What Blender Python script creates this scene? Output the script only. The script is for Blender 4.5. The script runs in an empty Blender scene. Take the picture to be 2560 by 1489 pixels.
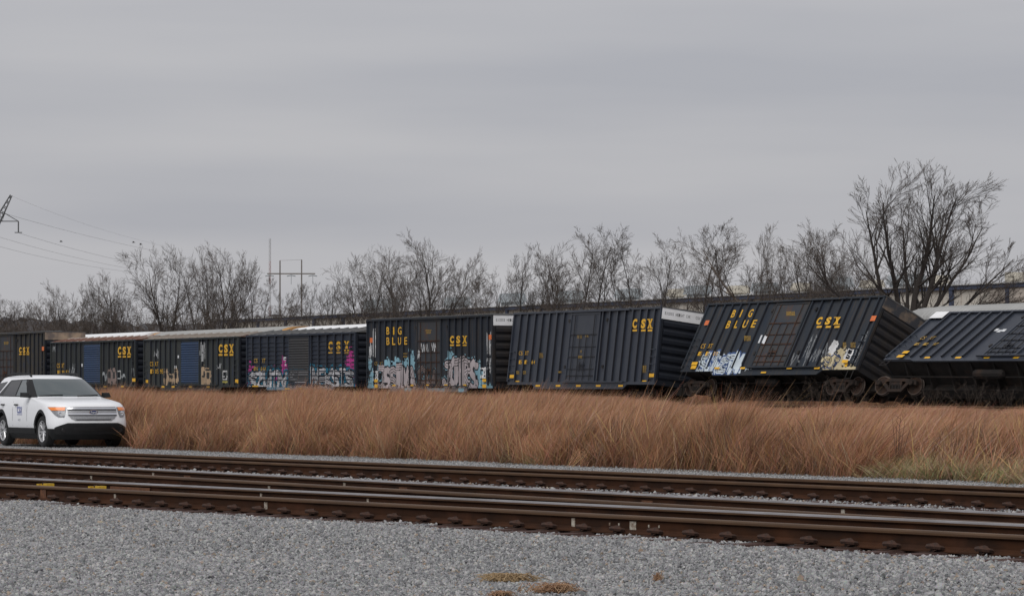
import bpy, bmesh, math, random
import numpy as np
from mathutils import Vector, Matrix
random.seed(7); RNG = np.random.default_rng(11)
R = math.radians
SC = bpy.context.scene
COL = SC.collection

# ---------------------------------------------------------------- camera
F, HZ, CX, EYE = 7700.0, 985.0, 1280.0, 1.30       # focal length in photo pixels, horizon row, eye height in metres
cd = bpy.data.cameras.new('camera'); cam = bpy.data.objects.new('camera', cd); COL.objects.link(cam)
cam.location = (0, 0, EYE); cam.rotation_euler = (R(90), 0, 0)
cd.sensor_width = 36.0; cd.lens = 36.0 * F / 2560.0
cd.shift_y = (HZ - 744.5) / 2560.0
cd.clip_start = 0.5; cd.clip_end = 8000
SC.camera = cam
# ---------------------------------------------------------------- world: an overcast sky
SUN_EL, SUN_AZ = 52, 205
w = bpy.data.worlds.new('World'); SC.world = w; w.use_nodes = True
nt = w.node_tree; nt.nodes.clear()
def N(nt, t, **k):
    n = nt.nodes.new(t)
    for a, b in k.items(): setattr(n, a, b)
    return n
sky = N(nt, 'ShaderNodeTexSky', sky_type='NISHITA', sun_disc=False)
sky.sun_elevation = R(SUN_EL); sky.sun_rotation = R(SUN_AZ); sky.air_density = 1.0; sky.dust_density = 4.0
tc = N(nt, 'ShaderNodeTexCoord')
mp = N(nt, 'ShaderNodeMapping'); mp.inputs['Scale'].default_value = (3.0, 3.0, 26.0)
mp.inputs['Rotation'].default_value = (0, R(-3), 0)
no = N(nt, 'ShaderNodeTexNoise'); no.inputs['Scale'].default_value = 1.3; no.inputs['Detail'].default_value = 4; no.inputs['Roughness'].default_value = .42
rp = N(nt, 'ShaderNodeValToRGB')
rp.color_ramp.elements[0].position = .32; rp.color_ramp.elements[0].color = (.358, .362, .392, 1)
rp.color_ramp.elements[1].position = .70; rp.color_ramp.elements[1].color = (.446, .441, .455, 1)
mu = N(nt, 'ShaderNodeVectorMath', operation='SCALE'); mu.inputs['Scale'].default_value = 10.0
mx = N(nt, 'ShaderNodeMixRGB'); mx.inputs[0].default_value = .93
bg = N(nt, 'ShaderNodeBackground'); bg.inputs['Strength'].default_value = .1
ou = N(nt, 'ShaderNodeOutputWorld')
L = nt.links.new
L(tc.outputs['Generated'], mp.inputs['Vector']); L(mp.outputs['Vector'], no.inputs['Vector']); L(no.outputs['Fac'], rp.inputs['Fac'])
L(rp.outputs['Color'], mu.inputs[0]); L(sky.outputs['Color'], mx.inputs[1]); L(mu.outputs['Vector'], mx.inputs[2])
L(mx.outputs['Color'], bg.inputs['Color']); L(bg.outputs['Background'], ou.inputs['Surface'])
# ---------------------------------------------------------------- the sun behind the clouds
sd = bpy.data.lights.new('sun', 'SUN'); sd.energy = 1.5; sd.angle = R(50); sd.color = (1, .985, .96)
so = bpy.data.objects.new('sun', sd); COL.objects.link(so)
so.rotation_euler = (R(90 - SUN_EL), 0, R(-20))
SC.view_settings.view_transform = 'Standard'; SC.view_settings.look = 'None'
SC.view_settings.exposure = 0.25; SC.view_settings.gamma = 1.0
SC.render.film_transparent = False
SC.cycles.max_bounces = 6; SC.cycles.use_denoising = True

# ---------------------------------------------------------------- places: the train line gives the frame of the yard
P0 = Vector((-8.28, 176.6, 0)); D = Vector((.493, -.870, 0)).normalized(); NV = Vector((.870, .493, 0)).normalized()
PHI = math.atan2(D.y, D.x)
def ray(px, py, Y): return Vector(((px - CX) / F * Y, Y, EYE - (py - HZ) / F * Y))
def on_line(px, q):                                   # the point that photo column px meets on the line q metres behind the train's face
    a = (px - CX) / F; b = P0 + q * NV
    t = (a * b.y - b.x) / (D.x - a * D.y)
    return b + t * D
def tq(x, y):
    d = Vector((x, y, 0)) - P0
    return d.dot(D), d.dot(NV)
def sstep(a, b, x):
    t = np.clip((x - a) / (b - a), 0, 1); return t * t * (3 - 2 * t)
def ground_z(q):                                      # height of the terrain across the yard
    q = np.asarray(q, float)
    z = .30 * sstep(-46, -9, q)
    z = z + (.52 - .30) * sstep(-7.2, -5.6, q)
    z = z - .25 * sstep(10.5, 13, q)
    return z

# ---------------------------------------------------------------- materials
MATS = {}
def mat(name, c1, c2=None, rough=.75, metal=0.0, scale=4.0, stretch=(1, 1, 1), lo=.35, hi=.65, bump=0.0, bscale=None, c3=None, c3scale=1.5, c3lo=.55, c3hi=.7, c3stretch=(1, 1, 1), rnd=0.0, spec=.5, detail=5, coat=0.0):
    m = bpy.data.materials.new(name); m.use_nodes = True; t = m.node_tree; p = t.nodes['Principled BSDF']; L = t.links.new
    p.inputs['Roughness'].default_value = rough; p.inputs['Metallic'].default_value = metal
    p.inputs['Specular IOR Level'].default_value = spec; p.inputs['Coat Weight'].default_value = coat
    p.inputs['Base Color'].default_value = (*c1, 1)
    out = None
    tc = N(t, 'ShaderNodeTexCoord')
    def noise(sc, st, lo, hi, det=detail):
        mp = N(t, 'ShaderNodeMapping'); mp.inputs['Scale'].default_value = st
        n = N(t, 'ShaderNodeTexNoise'); n.inputs['Scale'].default_value = sc; n.inputs['Detail'].default_value = det; n.inputs['Roughness'].default_value = .6
        r = N(t, 'ShaderNodeMapRange'); r.inputs['From Min'].default_value = lo; r.inputs['From Max'].default_value = hi
        L(tc.outputs['Object'], mp.inputs['Vector']); L(mp.outputs['Vector'], n.inputs['Vector']); L(n.outputs['Fac'], r.inputs['Value'])
        return n, r
    if c2 is not None:
        n, r = noise(scale, stretch, lo, hi)
        mx = N(t, 'ShaderNodeMixRGB'); mx.inputs[1].default_value = (*c1, 1); mx.inputs[2].default_value = (*c2, 1)
        L(r.outputs['Result'], mx.inputs[0]); out = mx.outputs['Color']
    if c3 is not None:
        n3, r3 = noise(c3scale, c3stretch, c3lo, c3hi)
        m3 = N(t, 'ShaderNodeMixRGB'); m3.inputs[2].default_value = (*c3, 1)
        if out: L(out, m3.inputs[1])
        else: m3.inputs[1].default_value = (*c1, 1)
        L(r3.outputs['Result'], m3.inputs[0]); out = m3.outputs['Color']
    if rnd:
        oi = N(t, 'ShaderNodeObjectInfo'); hs = N(t, 'ShaderNodeHueSaturation')
        mr = N(t, 'ShaderNodeMapRange'); mr.inputs['To Min'].default_value = 1 - rnd; mr.inputs['To Max'].default_value = 1 + rnd
        L(oi.outputs['Random'], mr.inputs['Value']); L(mr.outputs['Result'], hs.inputs['Value'])
        if out: L(out, hs.inputs['Color'])
        else: hs.inputs['Color'].default_value = (*c1, 1)
        out = hs.outputs['Color']
    if out: L(out, p.inputs['Base Color'])
    if bump:
        nb, rb = noise(bscale or scale * 6, (1, 1, 1), 0, 1)
        b = N(t, 'ShaderNodeBump'); b.inputs['Strength'].default_value = bump; b.inputs['Distance'].default_value = .02
        L(nb.outputs['Fac'], b.inputs['Height']); L(b.outputs['Normal'], p.inputs['Normal'])
    MATS[name] = m
    return m
def vcol_mat(name, rough=.8, scale=0, rnd=0.0):
    m = bpy.data.materials.new(name); m.use_nodes = True; t = m.node_tree; p = t.nodes['Principled BSDF']
    p.inputs['Roughness'].default_value = rough; p.inputs['Specular IOR Level'].default_value = .25
    a = N(t, 'ShaderNodeAttribute', attribute_name='Col'); out = a.outputs['Color']
    if rnd:
        oi = N(t, 'ShaderNodeObjectInfo'); hs = N(t, 'ShaderNodeHueSaturation')
        mr = N(t, 'ShaderNodeMapRange'); mr.inputs['To Min'].default_value = 1 - rnd; mr.inputs['To Max'].default_value = 1 + rnd
        t.links.new(oi.outputs['Random'], mr.inputs['Value']); t.links.new(mr.outputs['Result'], hs.inputs['Value']); t.links.new(out, hs.inputs['Color']); out = hs.outputs['Color']
    t.links.new(out, p.inputs['Base Color'])
    MATS[name] = m; return m

# ---------------------------------------------------------------- mesh helpers
class MB:
    def __init__(s): s.v = []; s.f = []; s.mi = []; s.m = 0
    def add(s, v, f):
        o = len(s.v); s.v += [tuple(p) for p in v]; s.f += [tuple(i + o for i in q) for q in f]; s.mi += [s.m] * len(f); return s
    def box(s, x0, x1, y0, y1, z0, z1):
        v = [(x, y, z) for x in (x0, x1) for y in (y0, y1) for z in (z0, z1)]
        return s.add(v, [(0, 1, 3, 2), (4, 6, 7, 5), (0, 4, 5, 1), (2, 3, 7, 6), (0, 2, 6, 4), (1, 5, 7, 3)])
    def hexa(s, a, b):                                # two quads a (bottom) and b (top), each 4 points
        return s.add(list(a) + list(b), [(0, 3, 2, 1), (4, 5, 6, 7), (0, 1, 5, 4), (1, 2, 6, 5), (2, 3, 7, 6), (3, 0, 4, 7)])
    def prism(s, poly, axis, a, b):                   # poly in the other two axes, extruded a..b along axis
        def mk(p, c):
            return {0: (c, p[0], p[1]), 1: (p[0], c, p[1]), 2: (p[0], p[1], c)}[axis]
        n = len(poly); v = [mk(p, a) for p in poly] + [mk(p, b) for p in poly]
        f = [tuple(range(n))[::-1], tuple(range(n, 2 * n))] + [(i, (i + 1) % n, n + (i + 1) % n, n + i) for i in range(n)]
        return s.add(v, f)
    def tube(s, pts, rad, n=5, cap=True):
        pts = [Vector(p) for p in pts]; k = len(pts)
        if not hasattr(rad, '__len__'): rad = [rad] * k
        v = []; ref = None
        for i, p in enumerate(pts):
            d = (pts[min(i + 1, k - 1)] - pts[max(i - 1, 0)]).normalized()
            if ref is None: ref = d.orthogonal().normalized()
            a = (ref - d * ref.dot(d)); a = a.normalized() if a.length > 1e-6 else d.orthogonal().normalized()
            ref = a; b = d.cross(a)
            v += [p + (a * math.cos(2 * math.pi * j / n) + b * math.sin(2 * math.pi * j / n)) * rad[i] for j in range(n)]
        f = [(i * n + j, i * n + (j + 1) % n, (i + 1) * n + (j + 1) % n, (i + 1) * n + j) for i in range(k - 1) for j in range(n)]
        if cap: f += [tuple(range(n))[::-1], tuple(range((k - 1) * n, k * n))]
        return s.add(v, f)
    def lathe(s, prof, n=20, axis=1, c=(0, 0, 0)):   # prof: (radius, offset along axis)
        v = []
        for r, o in prof:
            for j in range(n):
                a = 2 * math.pi * j / n; p = [r * math.cos(a), r * math.sin(a)]; p.insert(axis, o)
                v.append((p[0] + c[0], p[1] + c[1], p[2] + c[2]))
        k = len(prof)
        f = [(i * n + j, i * n + (j + 1) % n, (i + 1) * n + (j + 1) % n, (i + 1) * n + j) for i in range(k - 1) for j in range(n)]
        return s.add(v, f)
    def mesh(s, name, mats, smooth=None):
        me = bpy.data.meshes.new(name); me.from_pydata(s.v, [], s.f)
        for m in (mats if isinstance(mats, (list, tuple)) else [mats]): me.materials.append(m)
        if s.m or any(s.mi): me.polygons.foreach_set('material_index', s.mi)
        bm = bmesh.new(); bm.from_mesh(me); bmesh.ops.recalc_face_normals(bm, faces=bm.faces); bm.to_mesh(me); bm.free()
        if smooth is not None:
            me.polygons.foreach_set('use_smooth', [True] * len(me.polygons))
            me.set_sharp_from_angle(angle=R(smooth))
        me.update(); return me
    def build(s, name, mats, parent=None, loc=None, smooth=None):
        return link(name, s.mesh(name, mats, smooth), parent, loc)
def link(name, me, parent=None, loc=None):
    o = bpy.data.objects.new(name, me); COL.objects.link(o)
    if parent is not None: o.parent = parent
    if loc is not None: o.location = loc
    return o
def tag(o, label=None, cat=None, group=None, kind=None):
    if label: o['label'] = label
    if cat: o['category'] = cat
    if group: o['group'] = group
    if kind: o['kind'] = kind
    return o
def empty(name, label, cat, group=None, mw=None, loc=None, rz=0):
    o = bpy.data.objects.new(name, None); COL.objects.link(o); o.empty_display_size = .3
    if mw is not None: o.matrix_world = mw
    if loc is not None: o.location = loc; o.rotation_euler = (0, 0, rz)
    return tag(o, label, cat, group)
_glyph = {('X', .055): (np.array([(0, 1), (.34, 1), (.5, .68), (.66, 1), (1, 1), (.69, .5), (1, 0), (.66, 0), (.5, .32), (.34, 0), (0, 0), (.31, .5)]), [(0, 1, 2, 11), (2, 3, 4, 5), (5, 6, 7, 8), (8, 9, 10, 11), (2, 5, 8, 11)], np.array([.7, .7]))}
def glyph(ch, bold=.0):                              # flat letter outlines fitted to a unit box
    k = (ch, bold)
    if k not in _glyph:
        cu = bpy.data.curves.new('t', 'FONT'); cu.body = ch; cu.offset = bold; cu.resolution_u = 3
        o = bpy.data.objects.new('t', cu); COL.objects.link(o)
        dg = bpy.context.evaluated_depsgraph_get(); me = bpy.data.meshes.new_from_object(o.evaluated_get(dg))
        v = np.array([p.co[:2] for p in me.vertices]); f = [tuple(p.vertices) for p in me.polygons]
        lo, hi = v.min(0), v.max(0); v = (v - lo) / np.maximum(hi - lo, 1e-6)
        bpy.data.objects.remove(o); bpy.data.curves.remove(cu); bpy.data.meshes.remove(me)
        _glyph[k] = (v, f, (hi - lo))
    return _glyph[k]
# ================================================================ SETTING
# ---------------------------------------------------------------- instanced scatter (for stuff only)
def scatter(name, pts, rot, scl, idx, sources, label, cat):
    c = bpy.data.collections.new(name + '_sources')
    for i, me in enumerate(sources):
        o = bpy.data.objects.new('%s_%02d' % (name, i), me); c.objects.link(o)
    me = bpy.data.meshes.new(name); me.from_pydata([tuple(p) for p in pts], [], [])
    a = me.attributes.new('rot', 'FLOAT_VECTOR', 'POINT'); a.data.foreach_set('vector', np.asarray(rot, np.float32).ravel())
    a = me.attributes.new('scl', 'FLOAT_VECTOR', 'POINT'); a.data.foreach_set('vector', np.asarray(scl, np.float32).ravel())
    a = me.attributes.new('idx', 'INT', 'POINT'); a.data.foreach_set('value', np.asarray(idx, np.int32))
    o = link(name, me); tag(o, label, cat, None, 'stuff')
    g = bpy.data.node_groups.new(name, 'GeometryNodeTree')
    g.interface.new_socket('Geometry', in_out='INPUT', socket_type='NodeSocketGeometry')
    g.interface.new_socket('Geometry', in_out='OUTPUT', socket_type='NodeSocketGeometry')
    gi, go = g.nodes.new('NodeGroupInput'), g.nodes.new('NodeGroupOutput')
    ip = g.nodes.new('GeometryNodeInstanceOnPoints'); ci = g.nodes.new('GeometryNodeCollectionInfo')
    ci.inputs['Collection'].default_value = c; ci.inputs['Separate Children'].default_value = True; ci.inputs['Reset Children'].default_value = True
    def na(nm, ty):
        n = g.nodes.new('GeometryNodeInputNamedAttribute'); n.data_type = ty; n.inputs['Name'].default_value = nm
        return next(s for s in n.outputs if s.enabled and s.name == 'Attribute')
    er = g.nodes.new('FunctionNodeEulerToRotation'); L = g.links.new
    L(na('rot', 'FLOAT_VECTOR'), er.inputs[0]); L(er.outputs[0], ip.inputs['Rotation'])
    L(na('scl', 'FLOAT_VECTOR'), ip.inputs['Scale']); L(na('idx', 'INT'), ip.inputs['Instance Index'])
    ip.inputs['Pick Instance'].default_value = True
    L(gi.outputs[0], ip.inputs['Points']); L(ci.outputs[0], ip.inputs['Instance']); L(ip.outputs[0], go.inputs[0])
    md = o.modifiers.new('scatter', 'NODES'); md.node_group = g
    return o
def noise2(x, y, s=1.0, seed=0):                     # cheap smooth value noise
    x = np.asarray(x) / s; y = np.asarray(y) / s
    xi = np.floor(x).astype(int); yi = np.floor(y).astype(int); fx = x - xi; fy = y - yi
    def h(a, b):
        n = np.sin(a * 127.1 + b * 311.7 + seed * 74.7) * 43758.5453; return n - np.floor(n)
    fx = fx * fx * (3 - 2 * fx); fy = fy * fy * (3 - 2 * fy)
    return (h(xi, yi) * (1 - fx) + h(xi + 1, yi) * fx) * (1 - fy) + (h(xi, yi + 1) * (1 - fx) + h(xi + 1, yi + 1) * fx) * fy

# ---------------------------------------------------------------- ground
gm = bpy.data.materials.new('ground'); gm.use_nodes = True; t = gm.node_tree; p = t.nodes['Principled BSDF']; L = t.links.new
p.inputs['Roughness'].default_value = .95; p.inputs['Specular IOR Level'].default_value = .2
tc = N(t, 'ShaderNodeTexCoord'); vo = N(t, 'ShaderNodeTexVoronoi'); vo.inputs['Scale'].default_value = 26
rp = N(t, 'ShaderNodeValToRGB'); e = rp.color_ramp.elements
e[0].position = .0; e[0].color = (.16, .165, .175, 1); e[1].position = 1; e[1].color = (.5, .5, .5, 1)
sp = N(t, 'ShaderNodeSeparateColor'); L(tc.outputs['Object'], vo.inputs['Vector']); L(vo.outputs['Color'], sp.inputs['Color']); L(sp.outputs[0], rp.inputs['Fac'])
nn = N(t, 'ShaderNodeTexNoise'); nn.inputs['Scale'].default_value = .45; nn.inputs['Detail'].default_value = 4; L(tc.outputs['Object'], nn.inputs['Vector'])
soil = N(t, 'ShaderNodeValToRGB'); e = soil.color_ramp.elements
e[0].position = .35; e[0].color = (.075, .052, .035, 1); e[1].position = .7; e[1].color = (.16, .115, .07, 1)
L(nn.outputs['Fac'], soil.inputs['Fac'])
at = N(t, 'ShaderNodeAttribute', attribute_name='soil'); mx = N(t, 'ShaderNodeMixRGB')
L(at.outputs['Fac'], mx.inputs[0]); L(rp.outputs['Color'], mx.inputs[1]); L(soil.outputs['Color'], mx.inputs[2]); L(mx.outputs['Color'], p.inputs['Base Color'])
bp = N(t, 'ShaderNodeBump'); bp.inputs['Strength'].default_value = .9; bp.inputs['Distance'].default_value = .03
L(vo.outputs['Distance'], bp.inputs['Height']); bp.invert = True; L(bp.outputs['Normal'], p.inputs['Normal'])

# track centre lines from the rails' head rows at both edges of the photograph (rail top 0.19 above the ballast)
RT = .19
def gpt(px, py, z): Y = F * (EYE - z) / (py - HZ); return Vector(((px - CX) / F * Y, Y, 0))
RAILS = {'A': (1118, 1217), 'B': (1128, 1232), 'C': (1151, 1283), 'D': (1166, 1304), 'E': (1190, 1310), 'F': (1207, 1333)}
def track_line(far, near):
    a = (gpt(0, RAILS[far][0], RT) + gpt(0, RAILS[near][0], RT)) / 2
    b = (gpt(2560, RAILS[far][1], RT) + gpt(2560, RAILS[near][1], RT)) / 2
    return a, b
TR = {'yard': track_line('A', 'B'), 'middle': track_line('C', 'D'), 'front': track_line('E', 'F')}
fa, fb = TR['front']; fd = (fb - fa).normalized(); fn = Vector((-fd.y, fd.x, 0))     # fn points away from the camera
def front_dist(x, y): return (x - fa.x) * fn.x + (y - fa.y) * fn.y                    # + behind the front track's centre

def terrain_z(x, y):
    t_ = (x - P0.x) * D.x + (y - P0.y) * D.y; q = (x - P0.x) * NV.x + (y - P0.y) * NV.y
    z = ground_z(q)
    fdist = front_dist(x, y)
    z = z - .15 * sstep(-1.7, -3.6, fdist) * (fdist < 0) if False else z - .13 * (1 - sstep(-4.2, -1.9, fdist))
    z = z + .05 * (noise2(x, y, 2.3) - .5) * (1 - sstep(-3.0, -1.6, fdist)) + .02 * (noise2(x, y, .7, 3) - .5) * (1 - sstep(-2.2, -1.5, fdist))
    return z
def uneven(lo, hi, fine0, fine1, n_f, n_c):
    a = lo - 0; return np.unique(np.concatenate([-np.geomspace(abs(fine0) + 1, abs(lo), n_c)[::-1] if lo < 0 else [], np.linspace(fine0, fine1, n_f), np.geomspace(max(fine1, 1), hi, n_c)]))
xs = uneven(-5000, 5000, -60, 60, 241, 14)
ys = np.unique(np.concatenate([[-400, -100, -30, 0, 8, 12], np.linspace(14, 60, 185), np.linspace(60.5, 260, 200), np.geomspace(262, 6500, 24)]))
X, Y = np.meshgrid(xs, ys); Z = terrain_z(X, Y) - .012
q_ = (X - P0.x) * NV.x + (Y - P0.y) * NV.y
soilv = sstep(-51.6, -50.8, q_ + .8 * (noise2(X, Y, 1.7, 5) - .5)) * (1 - sstep(-6.4, -5.6, q_)) + sstep(11, 13, q_)
nx, ny = len(xs), len(ys)
me = bpy.data.meshes.new('ground'); i = np.arange((ny - 1) * nx).reshape(ny - 1, nx)[:, :-1].ravel()
me.from_pydata(np.stack([X.ravel(), Y.ravel(), Z.ravel()], 1).tolist(), [], np.stack([i, i + 1, i + nx + 1, i + nx], 1).tolist())
a = me.attributes.new('soil', 'FLOAT', 'POINT'); a.data.foreach_set('value', soilv.ravel().astype(np.float32))
me.materials.append(gm); me.polygons.foreach_set('use_smooth', [True] * len(me.polygons))
tag(link('ground', me), 'grey ballast yard and bare soil running to the horizon', 'ground', None, 'structure')

# ---------------------------------------------------------------- tracks
mat('rust_rail', (.056, .024, .012), (.030, .016, .011), spec=.12, rough=.85, scale=2.0, stretch=(1, 1, 3), c3=(.085, .036, .02), c3scale=1.3, c3lo=.5, c3hi=.75)
mat('brown_head', (.11, .062, .033), (.078, .045, .027), spec=.2, rough=.6, scale=1.5, metal=.2)
mat('worn_head', (.46, .44, .44), (.30, .28, .27), rough=.33, metal=.9, scale=1.2)
mat('dull_head', (.12, .074, .045), (.082, .052, .035), spec=.25, rough=.55, metal=.1, scale=1.2)
mat('clip_steel', (.062, .027, .016), (.03, .017, .012), rough=.85, scale=30)
mat('wood_tie', (.085, .042, .032), (.05, .028, .024), rough=.9, scale=9, stretch=(1, 8, 8))
mat('white_mark', (.5, .47, .40), (.2, .14, .1), rough=.8, scale=25)
mat('yellow_steel', (.62, .40, .02), (.5, .3, .02), rough=.55, scale=20)
mat('rust_plate', (.17, .07, .03), (.10, .045, .025), rough=.85, scale=20)
# rail section: width, height; foot 140 mm, web 17 mm, head 74 mm
SEC = [(-.07, 0), (.07, 0), (.07, .011), (.02, .028), (.0095, .048), (.0095, .118), (.03, .130), (.037, .136), (.037, .153), (.034, .165), (.024, .172), (-.024, .172), (-.034, .165), (-.037, .153), (-.037, .136), (-.03, .130), (-.0095, .118), (-.0095, .048), (-.02, .028), (-.07, .011)]
def make_rail(parent, length, y, z, head, mats):
    b = MB(); n = len(SEC)
    for k in range(n):
        b.m = 1 if k in (8, 9, 10, 11, 12) else (2 if k in (7, 13) else 0)
        p, q = SEC[k], SEC[(k + 1) % n]
        b.add([(0, p[0], p[1]), (0, q[0], q[1]), (length, q[0], q[1]), (length, p[0], p[1])], [(0, 1, 2, 3)])
    b.m = 0; b.add([(0, *p) for p in SEC], [tuple(range(n))]); b.add([(length, *p) for p in SEC], [tuple(range(n))])
    return b.build('rail', [MATS['rust_rail'], head, MATS['brown_head']], parent, (0, y, z), smooth=40)
cb = MB(); cb.box(-.055, .055, .045, .085, 0, .03); cb.box(-.09, .09, .05, .16, -.012, .004)
cb.tube([(-.045, .05, .03), (-.055, .10, .038), (-.03, .135, .045), (.015, .14, .047), (.05, .115, .045), (.05, .07, .05), (.01, .055, .055)], .019, 6); cb.tube([(-.03, .09, .01), (.0, .09, .055)], [.045, .03], 7)
CLIP = cb.mesh('rail_clip', MATS['clip_steel'], 40)
tb = MB(); tb.box(-.11, .11, -1.3, 1.3, -.18, 0); TIE = tb.mesh('tie', MATS['wood_tie'])
def make_track(key, label, x0, x1, heads, clips, z=0.0, ties=None, line=None, tie_vis=True, base='railway_track'):
    a, b = line or TR[key]
    d = (b - a).normalized(); a2 = a + d * x0; length = x1 - x0
    o = empty(base, label, 'railway track', None, loc=(a2.x, a2.y, z), rz=math.atan2(d.y, d.x))
    rails = [make_rail(o, length, s * .7535, .0145, MATS[h], None) for s, h in zip((-1, 1), heads)]      # -y is the camera's side
    k = int(length / .52)
    for j in range(k):
        x = .2 + j * .52 + random.uniform(-.02, .02)
        for r, sides in zip(rails, clips):
            for s in sides:
                c = link('rail_clip', CLIP, r, (x + random.uniform(-.01, .01), 0, .0)); c.rotation_euler = (0, 0, 0 if s > 0 else math.pi); c.scale = (1.1, 1.1, 1.1)
        if ties and ties(x + x0):
            e = link('tie', TIE, o, (x, random.uniform(-.05, .05), random.uniform(.002, .012))); e.rotation_euler = (0, 0, random.uniform(-.02, .02))
    return o, rails
t_front, rails_front = make_track('front', 'front track with tie ends showing along the open ballast', -6, 26, ('dull_head', 'worn_head'), ((-1, 1), (-1,)), ties=lambda x: True)
t_mid, rails_mid = make_track('middle', 'middle track closing in on the front track between two others', -6, 38, ('dull_head', 'worn_head'), ((-1,), (-1,)), ties=lambda x: x < 8)
t_far, rails_far = make_track('yard', 'brown-headed track beside the gravel road and tall grass', -6, 42, ('brown_head', 'brown_head'), ((-1,), (-1,)), ties=lambda x: True)
# white chalk marks, joint bars and yellow clamps on the rails
def on_rail(line, side, px):                          # distance along a track's rail where photo column px meets it
    a, b = TR[line]; d = (b - a).normalized(); nrm = Vector((-d.y, d.x, 0)); o = a + nrm * side * .7535
    k = (px - CX) / F; return (k * o.y - o.x) / (d.x - k * d.y)
def mark(rail, x, w_, z0, z1, m='white_mark', name='paint_mark', y=-.0125):
    b = MB(); b.box(x - w_ / 2, x + w_ / 2, y - .003, y + .003, z0, z1); return b.build(name, MATS[m], rail)
for px, sd, w_ in ((290, -1, .045), (667, -1, .06), (1436, -1, .05), (1585, -1, .09)):
    mark(rails_front[0], on_rail('front', sd, px) + 6, w_, .04, .118)
for px in (655, 922): mark(rails_front[1], on_rail('front', 1, px) + 6, .04, .05, .118)
for px in (230, 675, 1237): mark(rails_mid[0], on_rail('middle', -1, px) + 6, .06, .045, .118)
for px in (385, 863, 2110): mark(rails_mid[1], on_rail('middle', 1, px) + 6, .06, .045, .118)
for px in (470, 1010, 1620): mark(rails_mid[1], on_rail('middle', 1, px) + 6, .22, .075, .10, 'rust_plate', 'mill_mark')
x = on_rail('front', -1, 112) + 6; mark(rails_front[0], x, .14, .015, .128, 'rust_plate', 'joint_bar', -.022)
x = on_rail('front', 1, 330) + 6; mark(rails_front[1], x, 1.0, .035, .118, 'rust_plate', 'joint_bar', -.03)
for px in (1527, 1550, 1625, 1650):
    mark(rails_front[0], on_rail('front', -1, px) + 6, .018, .07, .095, 'white_mark', 'bolt_hole_rim')
for px, lab in ((93, 'yellow clamp on the inside of the front rail by the rusty joint bar'), (222, 'yellow clamp on the inside of the front rail, away from the joint bar')):
    a, b = TR['front']; d = (b - a).normalized(); nrm = Vector((-d.y, d.x, 0)); P = a + d * on_rail('front', -1, px) + nrm * (-.7535 + .11)
    o = empty('rail_clamp', lab, 'clamp', 'yellow rail clamps', loc=(P.x, P.y, .015), rz=math.atan2(d.y, d.x))
    bb = MB(); bb.box(-.10, .10, -.03, .05, 0, .175); bb.box(-.13, -.07, -.05, .06, .13, .188); bb.box(.03, .13, -.045, .055, .12, .196); bb.build('housing', MATS['yellow_steel'], o)
    bb = MB(); bb.tube([(-.03, .0, .175), (-.03, 0, .205)], .025, 8); bb.build('bolt', MATS['clip_steel'], o)

# ---------------------------------------------------------------- ballast stones
sm = bpy.data.materials.new('ballast_stone'); sm.use_nodes = True; t = sm.node_tree; p = t.nodes['Principled BSDF']; L = t.links.new
p.inputs['Roughness'].default_value = .9; p.inputs['Specular IOR Level'].default_value = .25
oi = N(t, 'ShaderNodeObjectInfo'); rp = N(t, 'ShaderNodeValToRGB'); cr = rp.color_ramp
cr.elements[0].position = 0; cr.elements[0].color = (.175, .178, .184, 1); cr.elements[1].position = 1; cr.elements[1].color = (.46, .40, .33, 1)
for ps, c in ((.18, (.245, .248, .254, 1)), (.5, (.365, .367, .370, 1)), (.85, (.46, .460, .457, 1)), (.95, (.60, .59, .57, 1)), (.965, (.36, .27, .2, 1))):
    x = cr.elements.new(ps); x.color = c
tc = N(t, 'ShaderNodeTexCoord'); nz = N(t, 'ShaderNodeTexNoise'); nz.inputs['Scale'].default_value = 3
mm = N(t, 'ShaderNodeMixRGB', blend_type='MULTIPLY'); mm.inputs[0].default_value = .5
L(oi.outputs['Random'], rp.inputs['Fac']); L(tc.outputs['Object'], nz.inputs['Vector']); L(rp.outputs['Color'], mm.inputs[1]); L(nz.outputs['Color'], mm.inputs[2]); L(mm.outputs['Color'], p.inputs['Base Color'])
def stone(seed):
    r = random.Random(seed); bm = bmesh.new(); bmesh.ops.create_icosphere(bm, subdivisions=1, radius=1)
    for v in bm.verts: v.co = v.co * r.uniform(.7, 1.25); v.co.z *= .75
    me = bpy.data.meshes.new('stone'); bm.to_mesh(me); bm.free(); me.materials.append(sm); return me
def scatter_pts(n, px0, px1, y0, y1):                 # spread evenly over the picture rows between two distances
    Yv = 1 / RNG.uniform(1 / y1, 1 / y0, n) if False else np.sqrt(RNG.uniform(y0 * y0, y1 * y1, n))
    pxv = RNG.uniform(px0, px1, n); return (pxv - CX) / F * Yv, Yv
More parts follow.
